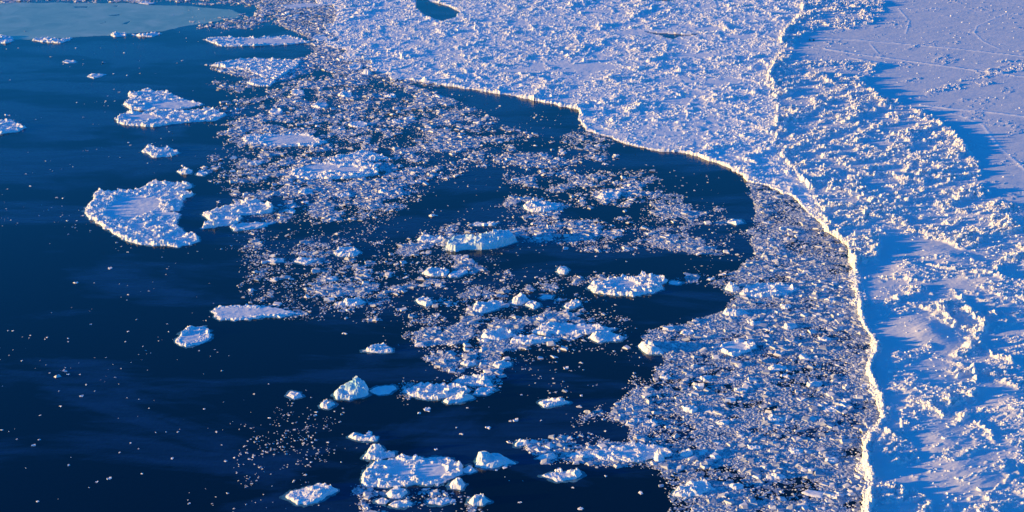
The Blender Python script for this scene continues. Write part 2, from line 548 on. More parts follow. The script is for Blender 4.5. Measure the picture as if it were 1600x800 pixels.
    z += (1 - pan) * amp * (.18 * blocks(X * .6, Y, 1.4, 111, 1.6, 1.1) + .22 * blocks(X * .6, Y, 3.0, 113, 3.0, .9) + (1.35 * hum) * blocks(X * .7, Y, 2.8, 115, 1.6, .9))
    z += pan * .1 * fbm(X / 3, Y / 8, 117, 3) + (1 - .6 * pan) * .42 * blocks(X * .7, Y, 8.5, 121, 1.0, .8)
    e = np.maximum(sp[m], 0)
    z += 1.3 * sst(600, 680, PX(X, Y)[0]) * sst(.3, .75, fbm(X / 14, Y / 14, 118, 3)) * np.exp(-((e - 1.2) / 1.6) ** 2) * blocks(X, Y, 1.6, 119, .9, .7)
    z = .4 + (z - .4) * np.where(far[m] > .98, 1, far[m])
    h[m] = z; rub[m] = 1 - pan
    return h, fast, pack, rub, packed


us = np.concatenate([[300, 400], np.arange(455, 575, 1.6), np.arange(575, 1700, 1.2), np.arange(1700, 1960, 3), [2000, 2100, 2300, 2700, 3500, 5500, 12000, 50000]])
vs = np.concatenate([[-487, -484, -478, -465, -440, -400, -350, -300, -250, -210, -180, -160], np.arange(-150, -20, 3.0), np.arange(-20, 812, 1.15),
                     np.arange(815, 960, 4), [1000, 1100, 1250, 1500]])
UU, VV = np.meshgrid(us, vs)
GX, GY = W(UU, VV)
gh, gfast, gpack, grub, gpk = terrain(GX.ravel(), GY.ravel())
Vt = np.stack([GX.ravel(), GY.ravel(), gh], 1)
q = grid_faces(*UU.shape, gfast)
a, b, c_ = compact(Vt, q, gpk)
tag(link('ice_sheet', mesh_np('ice_sheet', a, b[:, ::-1], M_SNOW, False, c_)), kind='structure')
fs = gfast.reshape(UU.shape)
anyf = (fs[:-1, :-1] | fs[:-1, 1:] | fs[1:, 1:] | fs[1:, :-1]).ravel()
idx = np.arange(UU.size).reshape(UU.shape)
q = np.stack([idx[:-1, :-1], idx[:-1, 1:], idx[1:, 1:], idx[1:, :-1]], -1).reshape(-1, 4)
kp = gpack.reshape(UU.shape)
k = (kp[:-1, :-1] | kp[:-1, 1:] | kp[1:, 1:] | kp[1:, :-1]).ravel() & ~anyf
a, b, _ = compact(Vt, q[k])
tag(link('pack_ice', mesh_np('pack_ice', a, b[:, ::-1], M_PACK)), kind='structure')

# ------------------------------------------------------------------ water
gx = np.array([-60000, -6000, -1500, 0, 1500, 6000, 60000.]); gy = np.array([-3000, 0, 600, 1500, 6000, 60000.])
A, B = np.meshgrid(gx, gy)
V = np.stack([A.ravel(), B.ravel(), np.zeros(A.size)], 1)
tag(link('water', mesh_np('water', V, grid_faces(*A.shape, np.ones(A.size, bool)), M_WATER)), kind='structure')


# ------------------------------------------------------------------ sheets of young thin ice
def sheet(name, pts, z, mat, cell, label, cat, amp=3.0, holes=()):
    P = poly_w(pts)
    x0, y0 = P.min(0) - 4; x1, y1 = P.max(0) + 4
    A, B = np.meshgrid(np.arange(x0, x1, cell), np.arange(y0, y1, cell))
    x = A.ravel(); y = B.ravel()
    s = sdf(P, x, y) + amp * (fbm(x / 15, y / 15, 7, 4) - .5)
    for hp in holes:
        s = np.minimum(s, -sdf(poly_w(hp), x, y) + 3 * (fbm(x / 8, y / 8, 8, 3) - .5))
    V = np.stack([x, y, np.where(s > 0, z, -.05)], 1)
    a, b, _ = compact(V, grid_faces(*A.shape, s > 0))
    o = link(name, mesh_np(name, a, b, mat))
    return tag(o, label, cat)


sheet('thin_ice_sheet', [(-400, 0), (-100, 2), (40, 4), (200, 5), (290, 10), (360, 16), (380, 22), (370, 28), (330, 34), (290, 42), (258, 48), (200, 53), (120, 58), (40, 62), (-60, 60), (-400, 70)],
      .06, M_NILAS_MAT, 1.2, 'large smooth turquoise sheet of thin new ice in the upper left corner', 'thin ice', amp=9,
      holes=[[(116, 10), (137, 10), (136, 12), (118, 12)], [(168, 9), (184, 9), (182, 10.3)], [(170, 24), (188, 22), (186, 24), (172, 25)], [(155, 37), (166, 34), (162, 36.5)], [(188, 38), (204, 33), (200, 38)]])

# ------------------------------------------------------------------ ice floes traced from above
FOOTPRINTS = []


def rock_block_mesh(seed, n=7):
    """cluster of angular slabs as one lump"""
    r = np.random.default_rng(seed)
    Vs = []; Fs = []; k = 0
    for i in range(n):
        s = np.array([r.uniform(.35, .8), r.uniform(.25, .7), r.uniform(.2, .6)]) * (1 if i else 1.2)
        c = np.array([r.normal(0, .38), r.normal(0, .3), 0])
        v = np.array([[x, y, z] for z in (-.5, 1) for x, y in ((-1, -1), (1, -1), (1, 1), (-1, 1))], float)
        v += r.uniform(-.28, .28, v.shape)
        v[4:, :2] *= r.uniform(.35, .8)
        v *= s
        t = r.uniform(-.5, .5, 2); ca, sa = math.cos(r.uniform(0, 6.3)), 0
        v[:, 2] += v[:, 0] * t[0] + v[:, 1] * t[1]
        an = r.uniform(0, 6.3)
        x = v[:, 0] * math.cos(an) - v[:, 1] * math.sin(an); y = v[:, 0] * math.sin(an) + v[:, 1] * math.cos(an)
        v = np.stack([x, y, v[:, 2]], 1) + c
        Vs.append(v)
        f = np.array([[4, 5, 6, 7], [0, 1, 5, 4], [1, 2, 6, 5], [2, 3, 7, 6], [3, 0, 4, 7]]) + k
        Fs.append(f); k += 8
    return np.concatenate(Vs), np.concatenate(Fs)


HUM = []
for i in range(6):
    v, f = rock_block_mesh(100 + i, 6)
    HUM.append(mesh_np('hummock', v, f, M_FLOE))


def floe(name, pts, label, thick=.7, rough=.5, rim=.5, pans=(), peaks=(), mat=None, cell=None, cat='ice floe', group=None, foot=True, seed=0, hum=(), plate=1.8, wob=1.6):
    """pts: outline in photo px; pans: smooth snow (cx,cy,rx,ry); peaks: (px,py,height m,radius m)"""
    mat = mat or M_FLOE
    P = poly_w(pts)
    cx, cy = P.mean(0)
    pxc, pyc = PX(cx, cy)
    m1 = mpp(pxc, pyc)
    cell = cell or m1 * .95
    x0, y0 = P.min(0) - 2; x1, y1 = P.max(0) + 2
    A, B = np.meshgrid(np.arange(x0, x1, cell), np.arange(y0, y1, cell * 1.25))
    x = A.ravel() + (rng.random(A.size) - .5) * cell * .5; y = B.ravel() + (rng.random(A.size) - .5) * cell * .5
    FOOTPRINTS.append(P)
    size = math.sqrt((x1 - x0) * (y1 - y0))
    wb = min(wob, size * .05)
    s = sdf(P, x, y) + wb * (fbm(x / 6, y / 7, 201 + seed, 3) - .5) * 2.2 + wb * .8 * (fbm(x / 1.7, y / 2, 205 + seed, 3) - .5) * 2
    pan = np.zeros(x.shape)
    for px, py, rx, ry in pans:
        g = blob(x, y, px, py, rx, ry) + .2 * (fbm(x / 5, y / 5, 211 + seed, 3) - .5)
        pan = np.maximum(pan, sst(.34, .46, g))
    thick = thick * (.42 if mat is M_FLOE else .7)
    z = thick * sst(-.3, 1.1, s) * (.6 + .8 * fbm(x / 5, y / 5, 221 + seed, 3))
    c, s_ = math.cos(R(24)), math.sin(R(24))
    U = x * c + y * s_; Vv = -x * s_ + y * c
    z += pan * .28 * fbm(U / 10, Vv / 1.8, 223, 3)
    z += (1 - pan) * rough * sst(0, 1.2, s) * (1.15 * blocks(x * .75, y, plate * 1.25, 231 + seed, 2.8, 1.2) + .45 * blocks(x, y, plate * .5, 241 + seed, 1.5, 1.0))
    pile = sst(.40, .60, fbm(x / 6, y / 8, 255 + seed, 3))
    z += rim * 1.05 * np.exp(-((s - 1.2) / 1.2) ** 2) * (.15 + .85 * pile) * (.15 + 1.3 * blocks(x, y, plate * .8, 251 + seed, 1.1, .8))
    z += (1 - pan) * rough * 1.3 * pile * sst(.5, 2, s) * blocks(x, y, plate * 1.3, 257 + seed, 2.2, .9)
    for px, py, hh, rr in peaks:
        wx, wy = W(px, py); hh = hh * .68
        d = np.hypot(x - wx, (y - wy) * .8)
        z += hh * np.clip(1 - d / rr, 0, 1) ** .9 * ((.7 if mat is M_BERG else .45) + (.5 if mat is M_BERG else .85) * blocks(x, y, plate * 1.1, 261 + seed, 1, 1.0)) * sst(-.2, .6, s)
    ins = s > 0
    z = np.where(ins, z, -.5)
    root = bpy.data.objects.new(name, None)
    COL.objects.link(root); root.location = (cx, cy, 0)
    root.empty_display_size = 2
    tag(root, label, cat, group)
    V = np.stack([x - cx, y - cy, z], 1)
    a, b, _ = compact(V, grid_faces(*A.shape, ins))
    link('snow_cover' if mat is not M_BERG else 'ice_body', mesh_np(name, a, b, mat), root)
    if foot:
        s2 = s + 1.0 + 1.6 * (fbm(x / 3, y / 3, 271 + seed, 3) - .45)
        V = np.stack([x - cx, y - cy, np.where(s2 > 0, .045, -.3)], 1)
        a, b, _ = compact(V, grid_faces(*A.shape, (s2 > 0) & (s < 1.5)))
        link('ice_foot', mesh_np('ice_foot', a, b, M_FOOT), root)
    for px, py, sz in hum:
        wx, wy = W(px, py)
        o = link('hummock', random.choice(HUM), root, (wx - cx, wy - cy, thick * .8))
        o.scale = (sz, sz * random.uniform(.8, 1.1), sz * random.uniform(.8, 1.1)); o.rotation_euler.z = random.uniform(0, 6.3)
    return root


FL = [
 dict(pts=[(132, 330), (135, 322), (143, 315), (147, 302), (155, 299), (182, 299), (215, 298), (222, 295), (232, 288), (245, 285), (255, 286), (298, 288), (299, 295), (285, 298), (303, 303), (302, 308), (290, 310), (284, 316), (283, 322), (277, 329), (262, 331), (281, 336), (278, 342), (277, 352), (290, 362), (305, 368), (313, 377), (300, 383), (276, 386), (262, 384), (240, 385), (215, 381), (195, 376), (178, 368), (170, 361), (155, 352), (140, 343)],
      label='largest floe in the open water at left, crescent shaped with a smooth snow pan', rough=.8, rim=.9, thick=.8, pans=[(200, 326, 34, 20), (228, 322, 22, 14), (262, 334, 24, 6), (215, 354, 12, 6)], hum=[(243, 291, 2.2), (222, 301, 2.0), (258, 308, 1.8), (234, 342, 1.6), (140, 325, 1.2), (185, 343, 1.6), (288, 305, 1.5), (265, 318, 1.6), (247, 370, 1.4)]),
 dict(pts=[(193, 163), (203, 153), (200, 147), (215, 145), (232, 139), (240, 144), (262, 144), (285, 155), (318, 163), (300, 169), (270, 173), (235, 173), (205, 172)], label='rugged floe with a smooth pale snow flat, upper of the stacked pair at upper left', rough=.8, rim=.9, pans=[(270, 165, 46, 6)], hum=[(231, 141, 2.4), (210, 150, 2.2), (255, 146, 2.2), (200, 162, 1.8)]),
 dict(pts=[(182, 190), (185, 182), (200, 177), (240, 175), (290, 173), (330, 171), (355, 180), (335, 189), (290, 192), (240, 198), (205, 197), (186, 194)], label='long floe with blue shadowed hollows, lower of the stacked pair at upper left', rough=.8, rim=1.0, pans=[(220, 184, 26, 5)], hum=[(184, 187, 2), (240, 180, 1.8), (270, 178, 2), (325, 176, 2.2)]),
 dict(pts=[(319, 62), (340, 58), (400, 60), (450, 57), (487, 66), (450, 70), (400, 72), (345, 73)], label='long narrow floe just right of the turquoise thin ice', rough=.5, rim=.8, pans=[(420, 65, 50, 4)], hum=[(330, 61, 2.4)]),
 dict(pts=[(328, 103), (360, 95), (400, 92), (470, 96), (465, 106), (430, 124), (408, 120), (385, 110)], label='tapering rubble floe below the long narrow floe at the top', rough=.7, rim=.8, hum=[(410, 108, 2.4), (390, 103, 2.2)]),
 dict(pts=[(382, 128), (410, 122), (432, 127), (420, 135), (395, 134)], label='small white floe at the left tip of the dense upper brash', rough=.6, rim=.8),
 dict(pts=[(436, 9), (480, 5), (515, 8), (455, 14)], label='thin sliver floe at the top edge beside the dark gap', rough=.2, rim=.4, pans=[(470, 9, 30, 4)]),
 dict(pts=[(-12, 198), (0, 190), (20, 188), (40, 200), (30, 206), (0, 210)], label='floe cut off by the left edge of the photo', rough=.6, rim=.9, hum=[(5, 195, 2)]),
 dict(pts=[(220, 237), (232, 231), (262, 231), (279, 239), (268, 245), (240, 246)], label='lone lumpy floe above the crescent floe', rough=.9, rim=1.1, hum=[(245, 235, 1.6)]),
 dict(pts=[(277, 268), (288, 263), (302, 266), (298, 272), (283, 272)], label='small lumpy floe, left one of two just above the crescent floe', rough=.6, rim=.9),
 dict(pts=[(306, 271), (316, 266), (325, 271), (317, 275), (308, 274)], label='small rounded floe, right one of two just above the crescent floe', rough=.4, rim=.9),
 dict(pts=[(316, 335), (340, 328), (370, 318), (400, 315), (428, 323), (425, 333), (378, 337), (372, 350), (335, 355), (318, 357), (320, 350), (330, 347)], label='forked floe of jumbled pieces right of the crescent floe', rough=.9, rim=.9, pans=[(352, 347, 18, 4)], hum=[(352, 328, 2), (323, 333, 1.6), (395, 320, 1.6)]),
 dict(pts=[(359, 353), (380, 349), (430, 347), (410, 357), (365, 361)], label='flat narrow floe lying under the forked floe', rough=.2, rim=.6),
 dict(pts=[(378, 216), (400, 210), (480, 210), (510, 222), (490, 229), (420, 229), (385, 224)], label='oval floe with a bright smooth centre left of the scattered brash', rough=.7, rim=.6, pans=[(455, 219, 44, 7)], hum=[(400, 213, 1.6)]),
 dict(pts=[(452, 272), (470, 262), (500, 255), (560, 252), (592, 258), (590, 272), (560, 278), (510, 280), (465, 280)], label='wide oval floe with twin smooth pans and a thin ridge between them', rough=.8, rim=.8, pans=[(500, 264, 32, 7), (545, 266, 20, 6)], hum=[(560, 262, 1.2), (570, 267, 1.2)]),
 dict(pts=[(508, 250), (545, 240), (570, 236), (600, 244), (607, 248), (575, 252), (535, 252)], label='rough floe touching the back of the wide oval floe', rough=.8, rim=.6),
 dict(pts=[(333, 486), (345, 480), (365, 478), (420, 480), (470, 491), (440, 495), (400, 497), (365, 501), (345, 500), (338, 493)], label='smooth flat slab floe pointed at its right end', rough=.15, rim=.45, thick=1.0, pans=[(400, 489, 80, 12)], hum=[(385, 479, 1), (360, 480, .9)]),
 dict(pts=[(276, 535), (280, 522), (295, 513), (320, 511), (333, 523), (330, 528), (315, 537), (290, 543), (279, 540)], label='small round floe with a blue hollow left of the smooth slab floe', rough=.5, rim=.9, pans=[(298, 527, 15, 10)]),
 dict(pts=[(565, 549), (578, 543), (600, 539), (613, 545), (612, 550), (590, 552)], label='low elongated floe alone in the dark water near the centre', rough=.8, rim=.6, hum=[(588, 543, 1)]),
 dict(pts=[(523, 617), (530, 610), (545, 605), (562, 603), (575, 608), (580, 617), (565, 622), (545, 626), (528, 623)], label='peaked white berg with a pointed crest in the lower centre', mat=M_BERG, thick=1.2, rough=.5, rim=.4, peaks=[(558, 611, 4.6, 5.5), (545, 611, 3.0, 4.0), (533, 616, 1.8, 3)], cat='iceberg', name='iceberg', plate=2.6),
 dict(pts=[(576, 611), (590, 604), (615, 602), (620, 608), (608, 616), (590, 617)], label='flat bluish floe just right of the peaked berg', rough=.35, rim=.3),
 dict(pts=[(500, 634), (505, 629), (516, 626), (524, 632), (512, 639), (502, 638)], label='small white floe just below the peaked berg', rough=.5, rim=.9),
 dict(pts=[(448, 618), (455, 612), (470, 613), (474, 620), (460, 624)], label='greyish low floe left of the peaked berg', rough=.3, rim=.3, thick=.4),
 dict(pts=[(632, 611), (650, 601), (700, 601), (732, 604), (738, 612), (700, 622), (665, 624), (640, 619)], label='broad rubble floe right of the peaked berg', rough=.8, rim=.7, hum=[(660, 603, 1.4), (715, 607, 1.4)]),
 dict(pts=[(708, 597), (720, 590), (745, 586), (765, 594), (770, 603), (735, 604)], label='hummocky floe behind the broad rubble floe', rough=.9, rim=.9, hum=[(728, 592, 1.4), (750, 592, 1.3)]),
 dict(pts=[(692, 628), (705, 619), (730, 616), (741, 622), (720, 630), (700, 631)], label='bright lumpy floe at the front edge of the broad rubble floe', rough=.9, rim=.8),
 dict(pts=[(736, 618), (745, 608), (770, 604), (776, 610), (758, 617)], label='elongated floe off the right end of the broad rubble floe', rough=.6, rim=.6),
 dict(pts=[(544, 683), (552, 677), (570, 680), (590, 683), (588, 689), (560, 690)], label='low floe with one upright lump above the big bottom floe', rough=.7, rim=.5, hum=[(576, 679, 1.4)]),
 dict(pts=[(566, 717), (575, 706), (586, 697), (598, 699), (600, 707), (616, 706), (615, 714), (595, 719), (578, 719)], label='domed rubble floe touching the back of the big bottom floe', rough=1.0, rim=.5, peaks=[(586, 707, 2.0, 5)]),
 dict(pts=[(564, 745), (567, 735), (580, 726), (590, 718), (620, 716), (655, 714), (700, 716), (715, 722), (723, 728), (720, 740), (705, 748), (690, 756), (660, 757), (620, 760), (590, 764), (570, 758)], label='biggest floe at the bottom, oval with a deep blue hollow in its right half', rough=.7, rim=.7, thick=.8, pans=[(672, 738, 26, 14), (625, 738, 22, 8)], hum=[(638, 722, 1.8), (600, 733, 1.2), (645, 738, 1.2), (700, 728, 1.5), (570, 755, 1), (690, 750, 1.0)]),
 dict(pts=[(722, 733), (735, 727), (745, 736), (735, 740), (724, 739)], label='low wet floe bridging the big bottom floe and the notched berg', rough=.3, rim=.3, thick=.4),
 dict(pts=[(445, 777), (455, 767), (480, 762), (500, 757), (527, 767), (515, 775), (495, 785), (475, 790), (455, 787)], label='wedge shaped floe with a snowy peak at the bottom left of the big floe', rough=.35, rim=.5, thick=1.1, peaks=[(498, 768, 2.0, 6)]),
 dict(pts=[(742, 729), (746, 718), (756, 713), (780, 714), (806, 723), (785, 729), (755, 733)], label='notched white berg with one tall block right of the big bottom floe', mat=M_BERG, thick=1.0, rough=.4, rim=.3, peaks=[(752, 721, 4.2, 3.8), (768, 722, 2.4, 4.5), (782, 722, 1.5, 4)], cat='iceberg', name='iceberg', plate=2.6),
 dict(pts=[(700, 760), (706, 751), (720, 750), (729, 757), (722, 765), (705, 765)], label='jagged chunk at the right front of the big bottom floe', rough=1.0, rim=.8, peaks=[(713, 757, 1.6, 3)]),
 dict(pts=[(603, 773), (612, 765), (630, 764), (637, 770), (627, 779), (610, 779)], label='thick white chunk just in front of the big bottom floe', rough=.5, rim=.8, thick=1.4),
 dict(pts=[(588, 783), (598, 778), (609, 782), (603, 788), (591, 787)], label='small white floe left of the pair at the bottom edge', rough=.5, rim=.5),
 dict(pts=[(608, 789), (618, 783), (635, 782), (645, 787), (632, 793), (612, 793)], label='blue topped floe at the bottom edge below the thick white chunk', rough=.5, rim=.7),
 dict(pts=[(730, 785), (738, 778), (752, 776), (767, 784), (755, 791), (738, 791)], label='round chunk at the bottom edge right of the big bottom floe', rough=.8, rim=.7, peaks=[(748, 783, 1.2, 4)]),
 dict(pts=[(664, 783), (680, 777), (700, 778), (708, 784), (690, 790), (670, 788)], label='low rubble floe between the bottom edge chunks', rough=.6, rim=.4, thick=.4),
 dict(pts=[(840, 630), (847, 625), (870, 625), (890, 629), (875, 634), (850, 637)], label='small floe with a lumpy crest alone in the dark lower centre water', rough=.4, rim=.8, hum=[(868, 626, 1.2), (877, 625, 1)]),
 dict(pts=[(803, 694), (810, 688), (827, 689), (829, 695), (815, 698), (804, 698)], label='squat white chunk above the notched berg', rough=.5, rim=.9, thick=1.0),
 dict(pts=[(838, 717), (848, 711), (866, 710), (873, 716), (855, 721)], label='pale blue chunk at the left tip of the ringed floe', rough=.5, rim=.3, thick=1.0, mat=M_BERG),
 dict(pts=[(843, 744), (860, 738), (880, 737), (905, 735), (912, 742), (895, 750), (870, 752)], label='cupped floe with a raised lit rim under the ringed floe', rough=.5, rim=.9, pans=[(885, 744, 12, 5)], hum=[(873, 736, 1.2)]),
 dict(pts=[(873, 714), (900, 706), (950, 700), (960, 696), (990, 692), (1035, 697), (1058, 708), (1040, 716), (1010, 720), (970, 721), (930, 717)], label='long ringed floe with a circular bank of blocks in the lower centre right', rough=.5, rim=.4, pans=[(900, 710, 20, 4), (982, 710, 14, 6), (1020, 701, 20, 6)], hum=[(960, 712, 1.3), (966, 717, 1.2), (975, 719, 1.2), (985, 719, 1.1), (995, 717, 1.1), (1003, 711, 1.3), (996, 704, 1), (970, 704, 1.0), (980, 702, .9)]),
 dict(pts=[(1017, 718), (1023, 711), (1036, 712), (1040, 720), (1028, 723)], label='spiky chunk against the right end of the ringed floe', rough=1.0, rim=.4, peaks=[(1029, 716, 2.2, 3.2)]),
 dict(pts=[(1060, 712), (1066, 705), (1080, 704), (1083, 711), (1072, 717)], label='twin lumped chunk right of the ringed floe', rough=.8, rim=.4, peaks=[(1078, 709, 1.6, 2.5), (1065, 710, 1.0, 2)]),
 dict(pts=[(1048, 775), (1060, 763), (1090, 751), (1112, 756), (1118, 765), (1092, 775), (1065, 777)], label='rubble floe with a blue hollow at the corner of the dense lower brash', rough=.9, rim=.6, pans=[(1100, 763, 14, 7)], hum=[(1062, 768, 1.4), (1075, 758, 1.2)]),
 dict(pts=[(1251, 770), (1262, 765), (1290, 770), (1284, 779), (1262, 775)], label='smooth rectangular white slab lying in the dense brash near the bottom', rough=.04, rim=.05, thick=.9, pans=[(1270, 772, 40, 14)], foot=False, wob=.15),
 dict(pts=[(732, 485), (745, 475), (770, 470), (790, 473), (788, 480), (765, 487), (750, 491)], label='shaggy floe with a blue centre left of the centre pair', rough=.8, rim=.6, pans=[(762, 478, 8, 4)]),
 dict(pts=[(796, 474), (803, 465), (815, 462), (826, 470), (815, 477), (800, 477)], label='domed white chunk left of the centre pair', rough=.9, rim=.6, peaks=[(810, 469, 2.2, 5)]),
 dict(pts=[(820, 477), (828, 471), (843, 473), (845, 478), (833, 483)], label='flat topped chunk with a blue top, right of the domed white chunk', rough=.4, rim=.8),
 dict(pts=[(842, 465), (850, 460), (865, 462), (862, 467), (848, 468)], label='pale flat floe above the flat topped chunk', rough=.1, rim=.1, thick=.4, mat=M_BERG),
 dict(pts=[(880, 479), (888, 473), (905, 471), (908, 477), (895, 483), (884, 483)], label='crumbled chunk below the left end of the big centre floe', rough=.8, rim=.6),
 dict(pts=[(920, 450), (925, 443), (945, 438), (975, 433), (1000, 432), (1030, 434), (1042, 440), (1032, 446), (1040, 453), (1015, 458), (985, 463), (950, 462), (930, 458)], label='big hummocked floe just right of the photo centre', rough=.9, rim=.8, thick=1.1, pans=[(975, 446, 22, 7)], hum=[(935, 450, 2), (955, 441, 1.8), (1000, 436, 2.2), (1010, 446, 2), (1025, 437, 1.8), (940, 457, 1.6), (980, 459, 1.4)]),
 dict(pts=[(1043, 441), (1050, 438), (1068, 441), (1062, 445), (1048, 444)], label='thin flat floe off the right end of the big hummocked floe', rough=.1, rim=.1, thick=.4),
 dict(pts=[(870, 424), (873, 418), (884, 417), (889, 423), (884, 428), (874, 428)], label='single bright white lump in open water above the centre', rough=.6, rim=.4, thick=1.6, peaks=[(879, 422, 1.2, 4)]),
 dict(pts=[(828, 519), (845, 509), (865, 506), (890, 507), (930, 508), (962, 513), (950, 520), (905, 523), (850, 524)], label='long floe with a lit left hump and shadowed blue back in the centre', rough=.5, rim=.6, pans=[(890, 513, 34, 5)], peaks=[(858, 516, 1.6, 8)], hum=[(935, 511, 1.4)]),
 dict(pts=[(797, 536), (803, 526), (830, 525), (875, 530), (858, 535), (820, 539)], label='low front floe of the centre row, lit along its front edge', rough=.5, rim=.7, pans=[(830, 530, 22, 4)]),
 dict(pts=[(919, 528), (928, 520), (945, 519), (960, 522), (976, 527), (970, 533), (935, 535)], label='floe with a tall round lit lump at the right of the centre row', rough=.5, rim=.5, peaks=[(932, 527, 2.4, 5)], pans=[(958, 526, 12, 4)]),
 dict(pts=[(750, 527), (760, 519), (790, 515), (806, 524), (780, 532), (760, 532)], label='left floe of the centre row with a smooth blue right half', rough=.7, rim=.6, peaks=[(765, 526, 1.5, 5)], pans=[(785, 524, 12, 5)]),
 dict(pts=[(995, 541), (1012, 534), (1022, 545), (1040, 547), (1036, 555), (1010, 553)], label='steep lit block at the left edge of the right hand brash', rough=.9, rim=.6, peaks=[(1018, 548, 2.6, 5), (1004, 540, 1.4, 4)]),
 dict(pts=[(1120, 546), (1130, 535), (1160, 532), (1185, 540), (1170, 552), (1145, 558), (1130, 553)], label='floe with a curved lit bank embedded in the right hand brash', rough=.4, rim=.8, pans=[(1150, 544, 22, 8)], hum=[(1172, 543, 1.6), (1130, 550, 1.2)]),
 dict(pts=[(1130, 452), (1138, 445), (1150, 447), (1158, 452), (1145, 458)], label='bright block at the corner where the right hand brash meets dark water', rough=.7, rim=.5, peaks=[(1140, 451, 2, 4)]),
 dict(pts=[(1150, 462), (1165, 450), (1190, 443), (1230, 444), (1250, 452), (1230, 462), (1180, 466)], label='wide shaggy floe embedded high in the right hand brash', rough=.8, rim=.5, pans=[(1180, 450, 10, 4), (1225, 452, 14, 5)]),
 dict(pts=[(1126, 492), (1135, 485), (1160, 484), (1172, 490), (1150, 495)], label='lit block with a long blue shadow below the shaggy embedded floe', rough=.7, rim=.5, peaks=[(1137, 489, 2, 4)]),
 dict(pts=[(815, 323), (828, 314), (850, 316), (880, 318), (872, 327), (840, 332), (826, 331)], label='white floe with a pale tail at the left of the upper middle streaks', rough=.7, rim=.6, pans=[(865, 321, 12, 4)], hum=[(835, 322, 2)]),
 dict(pts=[(928, 308), (945, 300), (972, 302), (966, 310), (940, 312)], label='bright long floe on the upper middle brash streak', rough=.6, rim=.7),
 dict(pts=[(1134, 348), (1142, 342), (1158, 343), (1164, 349), (1150, 352)], label='pale chunk alone in the dark water by the right hand brash', rough=.6, rim=.4),
 dict(pts=[(521, 396), (530, 388), (550, 386), (565, 394), (555, 401), (530, 401)], label='rounded white floe at the middle left of the brash field', rough=.7, rim=.7),
 dict(pts=[(457, 410), (465, 404), (485, 403), (495, 408), (478, 414)], label='low floe left below the rounded white floe', rough=.5, rim=.6),
 dict(pts=[(413, 409), (425, 404), (443, 405), (446, 410), (428, 411)], label='leftmost low floe of the row below the forked floe', rough=.5, rim=.4),
 dict(pts=[(660, 428), (668, 420), (690, 418), (705, 425), (695, 432), (672, 432)], label='floe with a round blue puddle-like hollow left of centre', rough=.6, rim=.8, pans=[(682, 424, 8, 4)]),
 dict(pts=[(700, 430), (708, 424), (728, 421), (732, 426), (715, 433), (703, 434)], label='wedge chunk with a flat blue top left of centre', rough=.15, rim=.4, thick=1.2),
 dict(pts=[(510, 437), (515, 433), (525, 432), (528, 437), (518, 440)], label='small lump above the brash band left of centre', rough=.5, rim=.5),
 dict(pts=[(535, 474), (542, 468), (562, 467), (573, 473), (555, 479), (540, 478)], label='white lumpy floe at the right end of the lower left brash band', rough=.7, rim=.8),
 dict(pts=[(650, 470), (660, 464), (672, 468), (677, 476), (665, 479), (655, 475)], label='ragged white chunk in the gap left of the shaggy floe', rough=.8, rim=.6),
 dict(pts=[(735, 352), (745, 347), (760, 349), (778, 349), (770, 353), (745, 353)], label='small floe with a pale curved tail above the turquoise berg', rough=.3, rim=.6),
 dict(pts=[(717, 569), (725, 563), (742, 565), (745, 570), (730, 573)], label='small rounded floe, left of two above the hummocky floe', rough=.3, rim=.7),
 dict(pts=[(768, 572), (774, 567), (798, 567), (800, 571), (780, 577)], label='small rounded floe, right of two above the hummocky floe', rough=.4, rim=.7),
 dict(pts=[(650, 375), (658, 369), (680, 370), (700, 376), (680, 380), (660, 379)], label='white floe touching the left of the turquoise berg', rough=.8, rim=.6),
 dict(pts=[(-8, 62), (2, 56), (20, 59), (22, 64), (8, 68), (-8, 68)], label='bright floe against the thin ice at the left edge', rough=.8, rim=.8, hum=[(6, 59, 2.4)]),
 dict(pts=[(50, 63), (70, 59), (90, 62), (112, 60), (108, 64), (95, 68), (65, 66)], label='string shaped floe along the lower edge of the thin ice', rough=.7, rim=.7, hum=[(72, 62, 2), (98, 64, 2)]),
 dict(pts=[(173, 55), (180, 52), (197, 53), (198, 57), (178, 58)], label='two-lumped bright floe along the lower edge of the thin ice', rough=.9, rim=.6, hum=[(179, 54, 2), (193, 54, 2)]),
 dict(pts=[(205, 55), (225, 55), (240, 51), (252, 53), (238, 58), (215, 57)], label='rightmost floe along the lower edge of the thin ice', rough=.7, rim=.6, hum=[(240, 53, 2)]),
 dict(pts=[(137, 120), (142, 115), (155, 116), (168, 116), (158, 120), (146, 123)], label='small lit floe with a pale tail far left below the thin ice', rough=.4, rim=.6, hum=[(145, 118, 1.8)]),
 dict(pts=[(218, 14), (232, 10), (245, 11), (232, 17)], label='small white floe frozen into the top of the thin ice', rough=.3, rim=.6) if False else
 dict(pts=[(216, 5), (226, 3), (245, 5), (232, 7)], label='small white floe on the upper edge of the thin ice', rough=.3, rim=.6),
 dict(pts=[(97, 98), (103, 95), (118, 95), (119, 98), (106, 100)], label='faint low floe in the streaked water left of the two-lumped floe', rough=.2, rim=.4, thick=.4) if False else
 dict(pts=[(97, 97), (103, 94), (118, 95), (119, 98), (106, 99)], label='small low floe in the streaked water at upper left', rough=.2, rim=.4, thick=.4),
]
for i, d in enumerate(FL):
    d = dict(d); nm = d.pop('name', 'ice_floe')
    floe(nm, seed=i * 7, **d)

